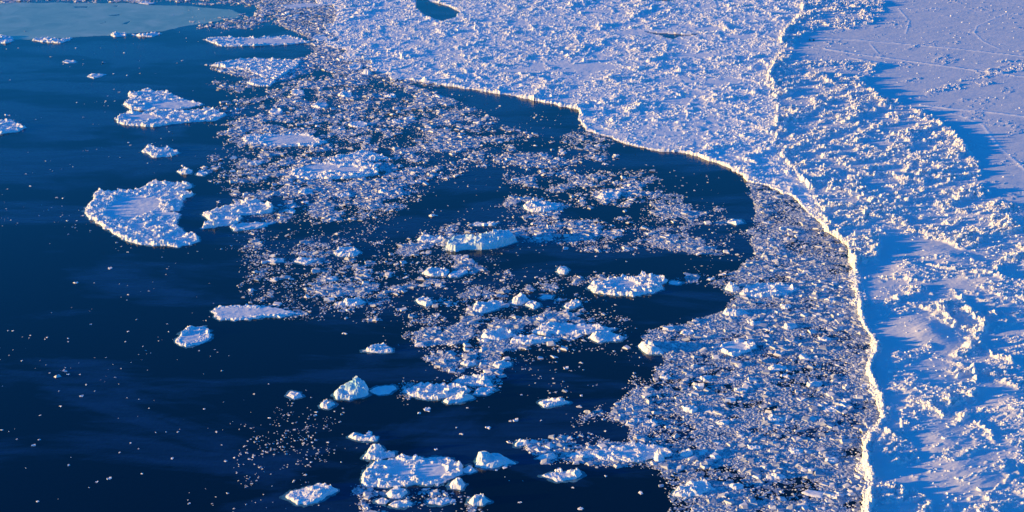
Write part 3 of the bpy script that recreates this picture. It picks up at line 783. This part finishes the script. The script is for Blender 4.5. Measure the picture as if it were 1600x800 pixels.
# the turquoise berg near the centre
floe('iceberg', [(695, 391), (698, 384), (712, 379), (728, 374), (742, 380), (752, 377), (766, 372), (790, 371), (802, 371), (808, 378), (793, 383), (775, 388), (752, 390), (730, 390), (712, 392)],
     'largest iceberg, with jagged lit left end and sheer turquoise right face near the photo centre', thick=2.6, rough=.7, rim=.4, mat=M_BERG, cat='iceberg',
     peaks=[(727, 380, 3.0, 8), (741, 384, 2.2, 6), (758, 380, 3.0, 7), (770, 377, 2.6, 12), (790, 375, 2.0, 13), (708, 386, 1.4, 7)], plate=3.0, wob=.5)


# floes frozen into the packed brash, a few metres across
EMB = [(1075, 520, 20), (1040, 590, 18), (1105, 590, 22), (1180, 505, 20), (1235, 510, 24), (1290, 530, 18), (1215, 575, 30), (1160, 610, 22), (1275, 600, 26), (1080, 640, 24), (1130, 660, 20),
       (1210, 655, 30), (1300, 640, 26), (1180, 700, 24), (1245, 705, 26), (1300, 720, 22), (1120, 715, 20), (1150, 760, 26), (1215, 745, 28), (1310, 775, 20), (1020, 660, 16), (1260, 560, 16), (1230, 480, 18), (1300, 470, 14),
       (560, 195, 30), (500, 165, 26), (465, 145, 24), (540, 148, 22), (610, 150, 20), (640, 185, 18), (480, 300, 22), (400, 255, 24), (540, 305, 22), (600, 300, 18), (455, 330, 18), (555, 105, 26), (500, 60, 24), (560, 30, 22), (620, 190, 16), (430, 175, 22)]
er = random.Random(5)
for i, (cx_, cy_, w_) in enumerate(EMB):
    hh_ = w_ * er.uniform(.16, .26)
    pts = []
    for k_ in range(9):
        an = 6.283 * k_ / 9 + er.uniform(-.2, .2)
        q_ = er.uniform(.75, 1.1)
        pts.append((cx_ + math.cos(an) * w_ / 2 * q_ * 1.1, cy_ - math.sin(an) * hh_ * q_))
    right_ = cx_ > 1000
    pk = [(cx_ - w_ * er.uniform(.25, .42), cy_ + hh_ * er.uniform(-.4, .5), er.uniform(1.0, 2.4), er.uniform(2.2, 4))]
    if er.random() < .5: pk.append((cx_ - w_ * er.uniform(-.1, .2), cy_ + hh_ * er.uniform(.0, .6), er.uniform(.7, 1.8), er.uniform(2, 3)))
    floe('ice_floe', pts, 'one of the small floes frozen into the packed right hand brash' if right_ else 'one of the small floes among the dense upper left brash',
         rough=er.uniform(.25, .8), rim=er.uniform(.3, .8), thick=.6, pans=[(cx_ + w_ * .12, cy_, w_ * .28, hh_ * .7)], hum=[(a_, b_, c_ * .8) for a_, b_, c_, _ in pk], foot=False, seed=900 + i,
         group='small floes in the packed right hand brash' if right_ else 'small floes in the upper left brash')

# ------------------------------------------------------------------ small pieces
def piece_templates(n, seed, flat=1.0):
    r = np.random.default_rng(seed)
    T = []
    for i in range(n):
        v = np.array([[x, y, z] for z in (-.35, 1) for x, y in ((-1, -1), (1, -1), (1, 1), (-1, 1))], float)
        v += r.uniform(-.3, .3, v.shape)
        v[4:, :2] *= r.uniform(.35, .85)
        v[4:, 2] *= r.uniform(.4, 1.2, 4)
        v *= np.array([.5, .5 * r.uniform(.5, .95), .36 * flat])
        v[:, 2] += v[:, 0] * r.uniform(-.42, .30) + v[:, 1] * r.uniform(-.25, .4)
        T.append(v)
    return np.array(T)


PF = np.array([[4, 5, 6, 7], [0, 1, 5, 4], [1, 2, 6, 5], [2, 3, 7, 6], [3, 0, 4, 7]])


def merge(x, y, z, s, seed, flat=1.0):
    T = piece_templates(24, seed, flat)
    r = np.random.default_rng(seed + 1)
    n = len(x)
    V = T[r.integers(0, len(T), n)] * s[:, None, None]
    an = r.normal(0, .45, n) + np.pi * r.integers(0, 2, n) if flat < .6 else r.uniform(0, 6.283, n)
    ca = np.cos(an)[:, None]; sa = np.sin(an)[:, None]
    X = V[:, :, 0] * ca - V[:, :, 1] * sa + x[:, None]
    Y = V[:, :, 0] * sa + V[:, :, 1] * ca + y[:, None]
    Z = V[:, :, 2] + z[:, None]
    V = np.stack([X, Y, Z], -1).reshape(-1, 3)
    Fc = (PF[None] + (np.arange(n) * 8)[:, None, None]).reshape(-1, 4)
    return V, Fc


# density of loose brash over the water, from hand drawn areas: (polygon px, density, softness m)
BR = [
 ([(330, 130), (480, 110), (700, 140), (900, 185), (1040, 250), (1160, 290), (1170, 400), (1100, 440), (1000, 440), (960, 500), (1000, 560), (900, 640), (700, 600), (600, 520), (400, 480), (380, 400), (330, 320)], .17, 14),
 ([(400, 8), (500, -60), (640, -60), (655, 0), (665, 25), (640, 44), (600, 60), (588, 92), (608, 120), (560, 118), (500, 112), (440, 128), (405, 112), (440, 96), (488, 88), (492, 62), (440, 40)], 2.2, 10),
 ([(330, 100), (400, 90), (440, 96), (430, 130), (380, 124)], .5, 8),
 ([(435, 125), (560, 112), (612, 122), (700, 137), (745, 160), (800, 190), (775, 215), (735, 250), (700, 268), (660, 300), (600, 322), (560, 345), (500, 362), (450, 350), (440, 310), (350, 290), (330, 262), (370, 235), (360, 195), (420, 165)], .82, 14),
 ([(440, 130), (560, 118), (680, 150), (700, 190), (560, 215), (450, 200), (430, 160)], .55, 14),
 ([(700, 145), (900, 180), (1010, 270), (1000, 300), (840, 260), (740, 240)], .15, 12),
 ([(780, 245), (850, 240), (905, 270), (1020, 285), (1030, 305), (960, 320), (860, 335), (800, 330), (770, 300)], .6, 8),
 ([(620, 385), (700, 355), (800, 360), (900, 343), (985, 352), (975, 372), (810, 378), (780, 400), (760, 418), (660, 450), (600, 440)], .85, 7),
 ([(975, 345), (1040, 320), (1110, 335), (1080, 365), (1130, 385), (1060, 395), (985, 380)], .65, 7),
 ([(1100, 370), (1150, 360), (1160, 385), (1110, 388)], .5, 5),
 ([(390, 455), (450, 425), (500, 440), (560, 445), (640, 435), (650, 450), (560, 475), (555, 495), (480, 492), (420, 478)], .7, 7),
 ([(400, 200), (440, 180), (480, 200), (470, 240), (400, 236)], .3, 8),
 ([(400, 400), (500, 385), (620, 410), (560, 430), (430, 430)], .12, 8),
 ([(640, 520), (700, 490), (760, 490), (800, 500), (850, 480), (930, 478), (1000, 500), (985, 530), (900, 545), (860, 580), (760, 590), (700, 585), (650, 560)], .65, 7),
 ([(830, 480), (900, 455), (930, 465), (940, 480), (870, 500)], .45, 6),
 ([(1175, 281), (1205, 291), (1240, 312), (1275, 345), (1300, 368), (1326, 400), (1350, 470), (1365, 520), (1372, 580), (1390, 650), (1372, 690), (1372, 800), (1370, 1000), (1000, 1000), (1050, 790), (1040, 770), (1020, 735), (940, 725), (870, 715), (880, 695), (960, 690), (975, 672), (940, 655), (960, 620), (1020, 590), (1045, 560), (1000, 530), (1005, 512), (1075, 502), (1140, 485), (1142, 462), (1120, 442), (1150, 425), (1185, 400), (1170, 372), (1178, 330), (1160, 290)], 1.3, 5),
 ([(900, 440), (1080, 430), (1180, 415), (1140, 445), (1050, 440)], .35, 5),
 ([(620, 590), (760, 590), (760, 640), (640, 645)], .18, 7),
 ([(800, 690), (900, 680), (1000, 690), (1000, 720), (860, 722)], .55, 5),
 ([(560, 765), (770, 765), (770, 1000), (500, 1000)], .35, 5),
 ([(330, 640), (470, 630), (560, 660), (540, 700), (450, 800), (260, 800), (340, 700)], .022, 14),
 ([(300, 262), (360, 240), (430, 270), (440, 320), (360, 315)], .3, 8),
 ([(-100, -30), (430, -30), (430, 12), (380, 12), (290, 4), (50, 3), (-100, 8)], .45, 6),
 ([(300, 34), (400, 18), (430, 26), (405, 46), (310, 45)], .55, 6),
 ([(850, 600), (960, 590), (1010, 590), (960, 650), (900, 660), (850, 640)], .12, 8),
]
HOLES = [[(690, 393), (745, 392), (812, 374), (905, 384), (905, 402), (770, 428), (735, 405)],
         [(640, 320), (690, 285), (745, 262), (790, 262), (800, 300), (770, 335), (800, 345), (700, 350), (640, 375), (560, 380), (590, 350)],
         [(618, 125), (700, 138), (860, 165), (903, 176), (905, 205), (870, 215), (790, 200), (760, 175), (690, 150)],
         [(960, 222), (1060, 242), (1140, 266), (1172, 292), (1178, 330), (1165, 365), (1130, 350), (1120, 315), (1040, 300), (1030, 270), (940, 255)],
         [(880, 325), (1000, 322), (1000, 338), (900, 343), (860, 345)], [(470, 505), (640, 500), (640, 540), (700, 590), (560, 600), (440, 590), (350, 505)],
         [(780, 545), (990, 555), (1000, 585), (960, 620), (930, 640), (860, 690), (780, 680), (600, 680), (600, 625), (780, 620)],
         [(648, 0), (700, 4), (722, 20), (690, 34), (650, 30), (640, 12)], [(1040, 440), (1135, 458), (1143, 470), (1140, 484), (1090, 497), (1000, 495), (960, 478), (1000, 462), (1045, 455)],
         [(400, 44), (480, 52), (470, 62), (400, 58)], [(880, 392), (1160, 398), (1165, 425), (1090, 430), (900, 430), (800, 440), (790, 400)],
         [(865, 735), (1010, 722), (1030, 755), (1050, 790), (1045, 850), (840, 850)]]


def density(x, y):
    d = .00005 + .003 * sst(.5, .72, fbm(x / 22, y / 30, 300, 4))
    for pts, k, soft in BR:
        P = poly_w(pts); m = near(x, y, P, soft * 2)
        if m.any():
            X = x[m]; Y = y[m]
            s = sdf(P, X, Y) + soft * 2.2 * (fbm(X / 22, Y / 30, 303, 4) - .5)
            w = k * sst(-soft * .35, soft * .8, s)
            if k < .9:
                # streaks drawn out by the wind
                c, s_ = math.cos(R(22)), math.sin(R(22))
                U = X * c + Y * s_; Vv = -X * s_ + Y * c
                st = .45 * fbm(U / 26, Vv / 10, 307, 3) + .55 * fbm(X / 9, Y / 16, 308, 4)
                w = w * (.08 + 1.8 * sst(.43, .60, st) ** 1.5) * (.45 + 1.1 * sst(.37, .57, fbm(X / 4, Y / 6, 310, 3)))
            else:
                st = fbm(X / 15, Y / 11, 309, 4)
                w = w * (.16 + .95 * sst(.40, .55, st)) * (.45 + .7 * sst(.36, .55, fbm(X / 5, Y / 4, 310, 3)))
            d[m] = np.maximum(d[m], w)
    # thin scatter between the bands
    for pts in HOLES:
        P = poly_w(pts); m = near(x, y, P, 6)
        if m.any():
            s = sdf(P, x[m], y[m]) + 6 * (fbm(x[m] / 12, y[m] / 16, 311, 3) - .5)
            d[m] *= 1 - .97 * sst(-1, 3, s)
    return d


def on_fixed(x, y):
    wob = 7 * (fbm(x / 13, y / 13, 41, 4) - .5) + 2.4 * (fbm(x / 2.5, y / 2.5, 43, 3) - .5)
    lf = 1 - sst(560, 640, PX(x, y)[0])
    return (sdf(FAST, x, y) + wob > -.2) | (sdf(PACK, x, y) + wob * .9 + lf * 60 * (fbm(x / 16, y / 22, 45, 4) - .48) > -.2)


def in_floes(x, y, pad=0.0):
    r = np.zeros(x.shape, bool)
    for P in FOOTPRINTS:
        m = near(x, y, P, 2)
        if m.any():
            r[m] |= sdf(P, x[m], y[m]) > -pad
    return r


def scatter(n, px0, px1, py0, py1, seed):
    """uniform over the ground inside a wide wedge in front"""
    r = np.random.default_rng(seed)
    _, ya = W(800, py1); _, yb = W(800, py0)
    y = r.uniform(ya, yb, n * 2)
    d = y * _cp + H * _sp
    dm = yb * _cp + H * _sp
    k = r.random(n * 2) < d / dm
    y = y[k]; d = d[k]
    x = (r.uniform(px0, px1, len(y)) - 800) / F * d
    return x, y


def loose(n, s_lo, s_hi, seed, pw=2.2, y0=-60, y1=860):
    x, y = scatter(n, -60, 1400, y0, y1, seed)
    r = np.random.default_rng(seed + 5)
    den = density(x, y)
    k = r.random(len(x)) < den
    x = x[k]; y = y[k]
    k = ~on_fixed(x, y) & ~in_floes(x, y)
    if s_hi > 3:
        qx, qy = PX(x, y)
        k &= ~((qx > 1000) & (r.random(len(x)) > .6))
        k &= ~((qx < 560) & (qy > 600))
    x = x[k]; y = y[k]
    s = s_lo + (s_hi - s_lo) * r.random(len(x)) ** pw
    return x, y, s


xs, ys, ss = [], [], []
for (n, lo, hi, sd, pw, y0, y1) in [(520000, .5, 1.5, 21, 2.2, -60, 330), (420000, .32, 1.1, 22, 2.2, 320, 860), (120000, 1.2, 3.8, 23, 2.8, -60, 860), (260000, .28, .7, 24, 1.5, 100, 860)]:
    a, b, c_ = loose(n, lo, hi, sd, pw, y0, y1)
    xs.append(a); ys.append(b); ss.append(c_)
x = np.concatenate(xs); y = np.concatenate(ys); s = np.concatenate(ss)
print('brash pieces', len(x))
V, Fc = merge(x, y, s * .03, s * 1.1, 31, .58)
tag(link('brash_ice', mesh_np('brash_ice', V, Fc, M_BRASH)), 'small broken pieces of brash ice scattered and packed over the dark water', 'brash ice', kind='stuff')

# grey slush between the packed pieces
cells = []
_, ya = W(800, 860); _, yb = W(800, -60)
u2 = np.arange(-60, 1400, 2.2); v2 = np.arange(-60, 860, 1.6)
A, B = np.meshgrid(u2, v2)
X, Y = W(A.ravel(), B.ravel())
den = density(X, Y)
wedge = sst(960, 1060, A.ravel())
z = .13 * (den - .34 + .20 * wedge * (den > .06)) + .11 * (fbm(X / 1.6, Y / 1.6, 401, 3) - .5) - .004
z = np.where(den < .06, -.1, z)
z = np.where(on_fixed(X, Y), -.1, z)
z = np.minimum(z, .06)
a, b, _ = compact(np.stack([X, Y, z], 1), grid_faces(*A.shape, z > 0.0))
tag(link('slush', mesh_np('slush', a, b[:, ::-1], M_SLUSH)), 'grey slush filling the gaps of the packed brash ice', 'slush', kind='stuff')

# ------------------------------------------------------------------ individual loose chunks
CH = []
for i in range(10):
    v, f = rock_block_mesh(500 + i, 4 if i % 2 else 3)
    v = v / (np.ptp(v[:, 0])) ; v[:, 2] *= .8
    me = mesh_np('ice_chunk', v, f, M_FLOE)
    CH.append(me)

REG = [  # name of the region, polygon px, label, group, how many
 ([(-20, 395), (330, 395), (330, 560), (-20, 560)], 'one of the tiny white ice bits in the water left of the round floe', 'tiny ice bits in the water left of the round floe'),
 ([(-20, 560), (440, 560), (440, 810), (-20, 810)], 'one of the tiny white ice bits dotting the dark lower left water', 'tiny ice bits in the lower left water'),
 ([(440, 500), (640, 500), (640, 700), (440, 700)], 'one of the small ice bits in the dark water around the peaked berg', 'ice bits around the peaked berg'),
 ([(440, 700), (860, 700), (860, 810), (440, 810)], 'one of the small white chunks floating around the big bottom floe', 'chunks around the big bottom floe'),
 ([(-20, 70), (330, 70), (330, 395), (-20, 395)], 'one of the small ice bits in the open water of the upper left', 'ice bits in the upper left water'),
 ([(330, 0), (620, 0), (620, 135), (330, 135)], 'one of the white chunks in the dense brash at the top', 'chunks in the dense top brash'),
 ([(330, 135), (620, 135), (620, 380), (330, 380)], 'one of the white chunks in the wide scattered brash left of centre', 'chunks in the wide upper brash'),
 ([(620, 110), (1000, 110), (1000, 340), (620, 340)], 'one of the white chunks floating below the edge of the pack ice', 'chunks below the pack edge'),
 ([(380, 380), (640, 380), (640, 500), (380, 500)], 'one of the white chunks in the brash band behind the smooth slab floe', 'chunks in the middle left brash'),
 ([(640, 340), (1180, 340), (1180, 470), (640, 470)], 'one of the white chunks around the largest iceberg and the centre', 'chunks round the centre'),
 ([(640, 470), (1000, 470), (1000, 700), (640, 700)], 'one of the white chunks in the brash round the centre row of floes', 'chunks round the centre row of floes'),
 ([(1000, 470), (1400, 470), (1400, 640), (1000, 640)], 'one of the white chunks in the middle of the packed right hand brash', 'chunks in the middle right hand brash'),
 ([(860, 640), (1400, 640), (1400, 810), (860, 810)], 'one of the white chunks in the lower part of the packed right hand brash', 'chunks in the lower right hand brash'),
 ([(1180, 285), (1400, 285), (1400, 470), (1180, 470)], 'one of the white chunks in the narrow upper part of the right hand brash', 'chunks in the upper right hand brash'),
]


def inside_px(P, a, b):
    return sdf(np.array(P, float), np.array([a], float), np.array([b], float))[0] > 0


def chunk(px, py, size, hk=1.0, asp=None):
    for P, lab, grp in REG:
        if inside_px(P, px, py):
            break
    else:
        return None
    wx, wy = W(px, py)
    o = link('ice_chunk', random.choice(CH), None, (float(wx), float(wy), .02))
    o.scale = (size, size * (asp or random.uniform(.7, 1.1)), size * hk * random.uniform(.8, 1.2))
    o.rotation_euler.z = random.uniform(-.5, .5) + random.choice((0, math.pi))
    tag(o, lab, 'ice chunk', grp)
    return o


SPOT = [(120, 442, 8), (172, 419, 7), (107, 585, 5), (95, 635, 5), (128, 619, 5), (63, 649, 4), (170, 748, 7), (151, 753, 4), (139, 762, 3), (60, 783, 6), (268, 716, 5), (222, 740, 4),
        (53, 696, 6), (61, 687, 4), (108, 727, 5), (262, 506, 3), (205, 692, 4), (278, 675, 4), (318, 639, 4), (20, 517, 4), (48, 524, 3), (73, 527, 4), (70, 530, 3), (106, 529, 4),
        (106, 534, 3), (142, 507, 3), (200, 518, 4), (197, 534, 3), (34, 564, 3), (125, 585, 3), (348, 522, 4), (357, 530, 4), (340, 553, 5), (537, 521, 9), (720, 678, 7), (713, 668, 4),
        (763, 668, 9), (681, 702, 6), (478, 742, 6), (486, 722, 4), (513, 691, 5), (765, 670, 4), (798, 658, 6), (4, 672, 5), (217, 624, 3), (148, 611, 3), (92, 611, 3), (233, 638, 3),
        (243, 676, 3), (259, 675, 3), (296, 787, 4), (187, 707, 3), (217, 701, 3), (262, 420, 3), (338, 432, 4), (232, 255, 3), (200, 223, 4), (120, 345, 3), (130, 337, 4), (182, 379, 4), (199, 394, 4),
        (105, 405 - 60, 4), (119, 75, 4), (136, 66, 6), (194, 83, 5), (178, 115, 4), (200, 118, 4), (284, 95, 4), (10, 180, 7), (165, 158, 3), (180, 158, 3), (668, 640, 12), (657, 646, 7),
        (493, 649, 5), (421, 653, 5), (495, 644, 6), (420, 600, 3), (947, 744, 5), (908, 794, 12), (813, 785, 7), (895, 762, 4), (1000, 770, 8), (640, 790, 8), (790, 729, 12), (802, 724, 8), (777, 735, 5),
        (565, 789, 8), (711, 783, 12), (735, 781, 8), (907, 618, 5), (960, 632, 8), (846, 657, 4), (805, 657, 8), (820, 432, 4), (980, 409, 4), (930, 425, 4), (1076, 430, 10), (1110, 436, 14), (1130, 429, 14),
        (705, 265, 9), (715, 237, 9), (875, 250, 7), (783, 222, 8), (845, 240, 8), (930, 228, 12), (965, 243, 10), (900, 253, 12), (935, 250, 8), (866, 253, 6), (826, 211, 6), (826, 215, 8), (836, 228, 7), (675, 337, 14), (885, 265, 8), (1072, 288, 6), (1050, 280, 5)]
for a, b, w in SPOT:
    chunk(a, b, w * mpp(a, b) * 1.15, .6)
# the larger chunks of the brash, by density
x, y = scatter(9000, 330, 1400, -10, 815, 77)
den = density(x, y)
rr = np.random.default_rng(78).random(len(x))
k = (rr < den) & ~on_fixed(x, y) & ~in_floes(x, y, 1.5)
x = x[k]; y = y[k]
taken = []
target_n = 300 - len([o for o in COL.objects if o.name.startswith('ice_chunk')])
# aim for an even spread over the picture rather than over the ground: nearer pieces show larger
wgt = (1 / (y * _cp + H * _sp)) ** 2
order = np.argsort(-np.random.default_rng(79).random(len(x)) ** (1 / (wgt / wgt.max())))
for i in order:
    if len(taken) >= target_n:
        break
    if any((x[i] - q[0]) ** 2 + ((y[i] - q[1]) * .6) ** 2 < 45 for q in taken):
        continue
    px, py = PX(x[i], y[i])
    m1 = mpp(px, py)
    w = random.choice((7, 8, 9, 11, 13, 17)) * (.75 + .4 * py / 800) * m1
    if chunk(float(px), float(py), w, .6):
        taken.append((x[i], y[i]))
print('chunks', len([o for o in COL.objects if o.name.startswith('ice_chunk')]))

# ------------------------------------------------------------------ blocks standing on the fixed ice
BLK = []
for i in range(8):
    v, f = rock_block_mesh(700 + i, 3)
    v = v / np.ptp(v[:, 0])
    BLK.append(mesh_np('ice_block', v, f, M_FLOE))

# loose rubble (uncountable)
xs = []; ys = []; zs = []; ss = []
for n, lo, hi, y0, y1, sd, pxa, pxb in [(260000, .35, 1.5, -60, 330, 81, 480, 1660), (150000, .25, 1.25, 320, 830, 82, 1190, 1660)]:
    x, y = scatter(n, pxa, pxb, y0, y1, sd)
    h, fa, pa, ru, _ = terrain(x, y)
    r = np.random.default_rng(sd + 3)
    sf = sdf(RID, x, y) if False else None
    dn = dline(RID, x, y)
    c24, s24 = math.cos(R(24)), math.sin(R(24))
    pt = sst(.44, .58, fbm((x * c24 + y * s24) / 13, (y * c24 - x * s24) / 7, 33, 4))
    p_ = np.where(fa, ru * ru * (.05 + .6 * pt) + .006, ru * (.12 + .6 * sst(.42, .62, fbm(x / 24, y / 30, 109, 4))))
    p_ = np.maximum(p_, np.where(fa & (dn < 4.5), .8, 0))
    k = (fa | pa) & (r.random(len(x)) < p_)
    x = x[k]; y = y[k]; h = h[k]
    xs.append(x); ys.append(y); zs.append(h)
    ss.append(lo + (hi - lo) * r.random(len(x)) ** 2.6)
x = np.concatenate(xs); y = np.concatenate(ys); z = np.concatenate(zs); s = np.concatenate(ss)
print('rubble', len(x))
V, Fc = merge(x, y, z - s * .05, s, 91, 1.15)
tag(link('ice_rubble', mesh_np('ice_rubble', V, Fc, M_FLOE)), 'crushed snowy ice fragments strewn over the pack and the ice sheet', 'ice rubble', kind='stuff')

# the larger blocks one by one
BREG = [
 ([(1180, -20), (1620, -20), (1620, 165), (1180, 165)], 'one of the snowy blocks on the upper ice sheet near the tracks', 'ice blocks on the upper ice sheet'),
 ([(1180, 165), (1620, 165), (1620, 300), (1180, 300)], 'one of the snow-crusted blocks in the rubble field right of the upper ridge', 'ice blocks in the upper rubble field'),
 ([(1240, 300), (1620, 300), (1620, 420), (1240, 420)], 'one of the snowy blocks in the lower half of the rubble field', 'ice blocks in the lower rubble field'),
 ([(1300, 420), (1620, 420), (1620, 560), (1300, 560)], 'one of the snow-crusted blocks about the hook shaped pile on the ice sheet', 'ice blocks about the hook shaped pile'),
 ([(1300, 560), (1620, 560), (1620, 680), (1300, 680)], 'one of the snow-crusted blocks about the ring shaped pile on the ice sheet', 'ice blocks about the ring shaped pile'),
 ([(1300, 680), (1620, 680), (1620, 810), (1300, 810)], 'one of the snow-crusted blocks at the bottom right of the ice sheet', 'ice blocks on the lowest ice sheet'),
]
x, y = scatter(40000, 1200, 1600, 0, 800, 97)
h, fa, pa, ru, _ = terrain(x, y)
px, py = PX(x, y)
r = np.random.default_rng(98)
k = fa & (r.random(len(x)) < ru ** 2)
x, y, h, px, py = x[k], y[k], h[k], px[k], py[k]
taken = []
wgt = (1 / (y * _cp + H * _sp)) ** 2
order = np.argsort(-r.random(len(x)) ** (1 / (wgt / wgt.max())))
for i in order:
    if len(taken) >= 280:
        break
    if any((x[i] - q[0]) ** 2 + ((y[i] - q[1]) * .6) ** 2 < 16 for q in taken):
        continue
    for P, lab, grp in BREG:
        if inside_px(P, px[i], py[i]):
            o = link('ice_block', random.choice(BLK), None, (x[i], y[i], h[i] - .05))
            sz = random.uniform(1.3, 3.0)
            o.scale = (sz, sz * random.uniform(.7, 1.1), sz * random.uniform(.7, 1.1)); o.rotation_euler.z = random.uniform(0, 6.28)
            tag(o, lab, 'ice block', grp)
            taken.append((x[i], y[i]))
            break

# ------------------------------------------------------------------ two snowmobiles at the end of the tracks
M_BLK = flat_mat('black_plastic', (0.012, 0.012, 0.014), .4)
M_RUB = flat_mat('rubber', (0.02, 0.02, 0.02), .8)
M_STL = flat_mat('steel', (0.25, 0.25, 0.27), .35, 1)
M_GLS = flat_mat('smoked_screen', (0.03, 0.035, 0.04), .1)


def boxes(lst):
    Vs = []; Fs = []; k = 0
    for (cx, cy, cz, sx, sy, sz, tx, ty) in lst:      # tx, ty: top scale
        v = []
        for zz, ax, ay in ((-1, 1, 1), (1, tx, ty)):
            for a, b in ((-1, -1), (1, -1), (1, 1), (-1, 1)):
                v.append((cx + a * sx / 2 * ax, cy + b * sy / 2 * ay, cz + zz * sz / 2))
        Vs += v
        Fs += [[k + i for i in f] for f in ((3, 2, 1, 0), (4, 5, 6, 7), (0, 1, 5, 4), (1, 2, 6, 5), (2, 3, 7, 6), (3, 0, 4, 7))]
        k += 8
    return np.array(Vs, float), np.array(Fs)


def bev(me_args, name, mat, root, w=.04):
    v, f = boxes(me_args)
    o = link(name, mesh_np(name, v, f, mat), root)
    m = o.modifiers.new('bevel', 'BEVEL'); m.width = w; m.segments = 2
    return o


def snowmobile(px, py, rz, label):
    wx, wy = W(px, py)
    hh = float(terrain(np.array([float(wx)]), np.array([float(wy)]))[0][0])
    root = bpy.data.objects.new('snowmobile', None); COL.objects.link(root)
    root.location = (float(wx), float(wy), hh + .02); root.rotation_euler.z = rz
    tag(root, label, 'snowmobile', 'snowmobiles at the end of the tracks')
    bev([(.15, 0, .48, 1.5, .62, .3, .9, .8), (.95, 0, .62, 1.0, .8, .42, .55, .7)], 'hull', M_BLK, root, .08)
    bev([(-.55, 0, .78, 1.3, .38, .22, .92, .8), (-1.15, 0, .95, .25, .36, .25, .6, .8)], 'seat', M_RUB, root, .06)
    bev([(.72, 0, 1.02, .12, .6, .38, .4, .8)], 'windscreen', M_GLS, root, .02)
    bev([(.42, 0, 1.08, .06, .75, .05, 1, 1), (.5, 0, .95, .08, .08, .28, 1, 1)], 'handlebar', M_STL, root, .01)
    bev([(-.55, 0, .2, 2.3, .4, .36, .85, 1)], 'track', M_RUB, root, .1)
    for sgn in (-1, 1):
        sk = bev([(1.0, sgn * .5, .05, 1.1, .16, .05, 1, 1), (1.58, sgn * .5, .12, .2, .14, .12, .6, 1), (.98, sgn * .48, .25, .08, .08, .4, 1, 1)], 'ski', M_STL, root, .01)
    return root


snowmobile(1271.2, 64.6, R(-78), 'blacker snowmobile at the end of the upper track, right one of two')
snowmobile(1265.0, 64.4, R(-95), 'dark snowmobile in blue shade at the end of the upper track, left one of two')
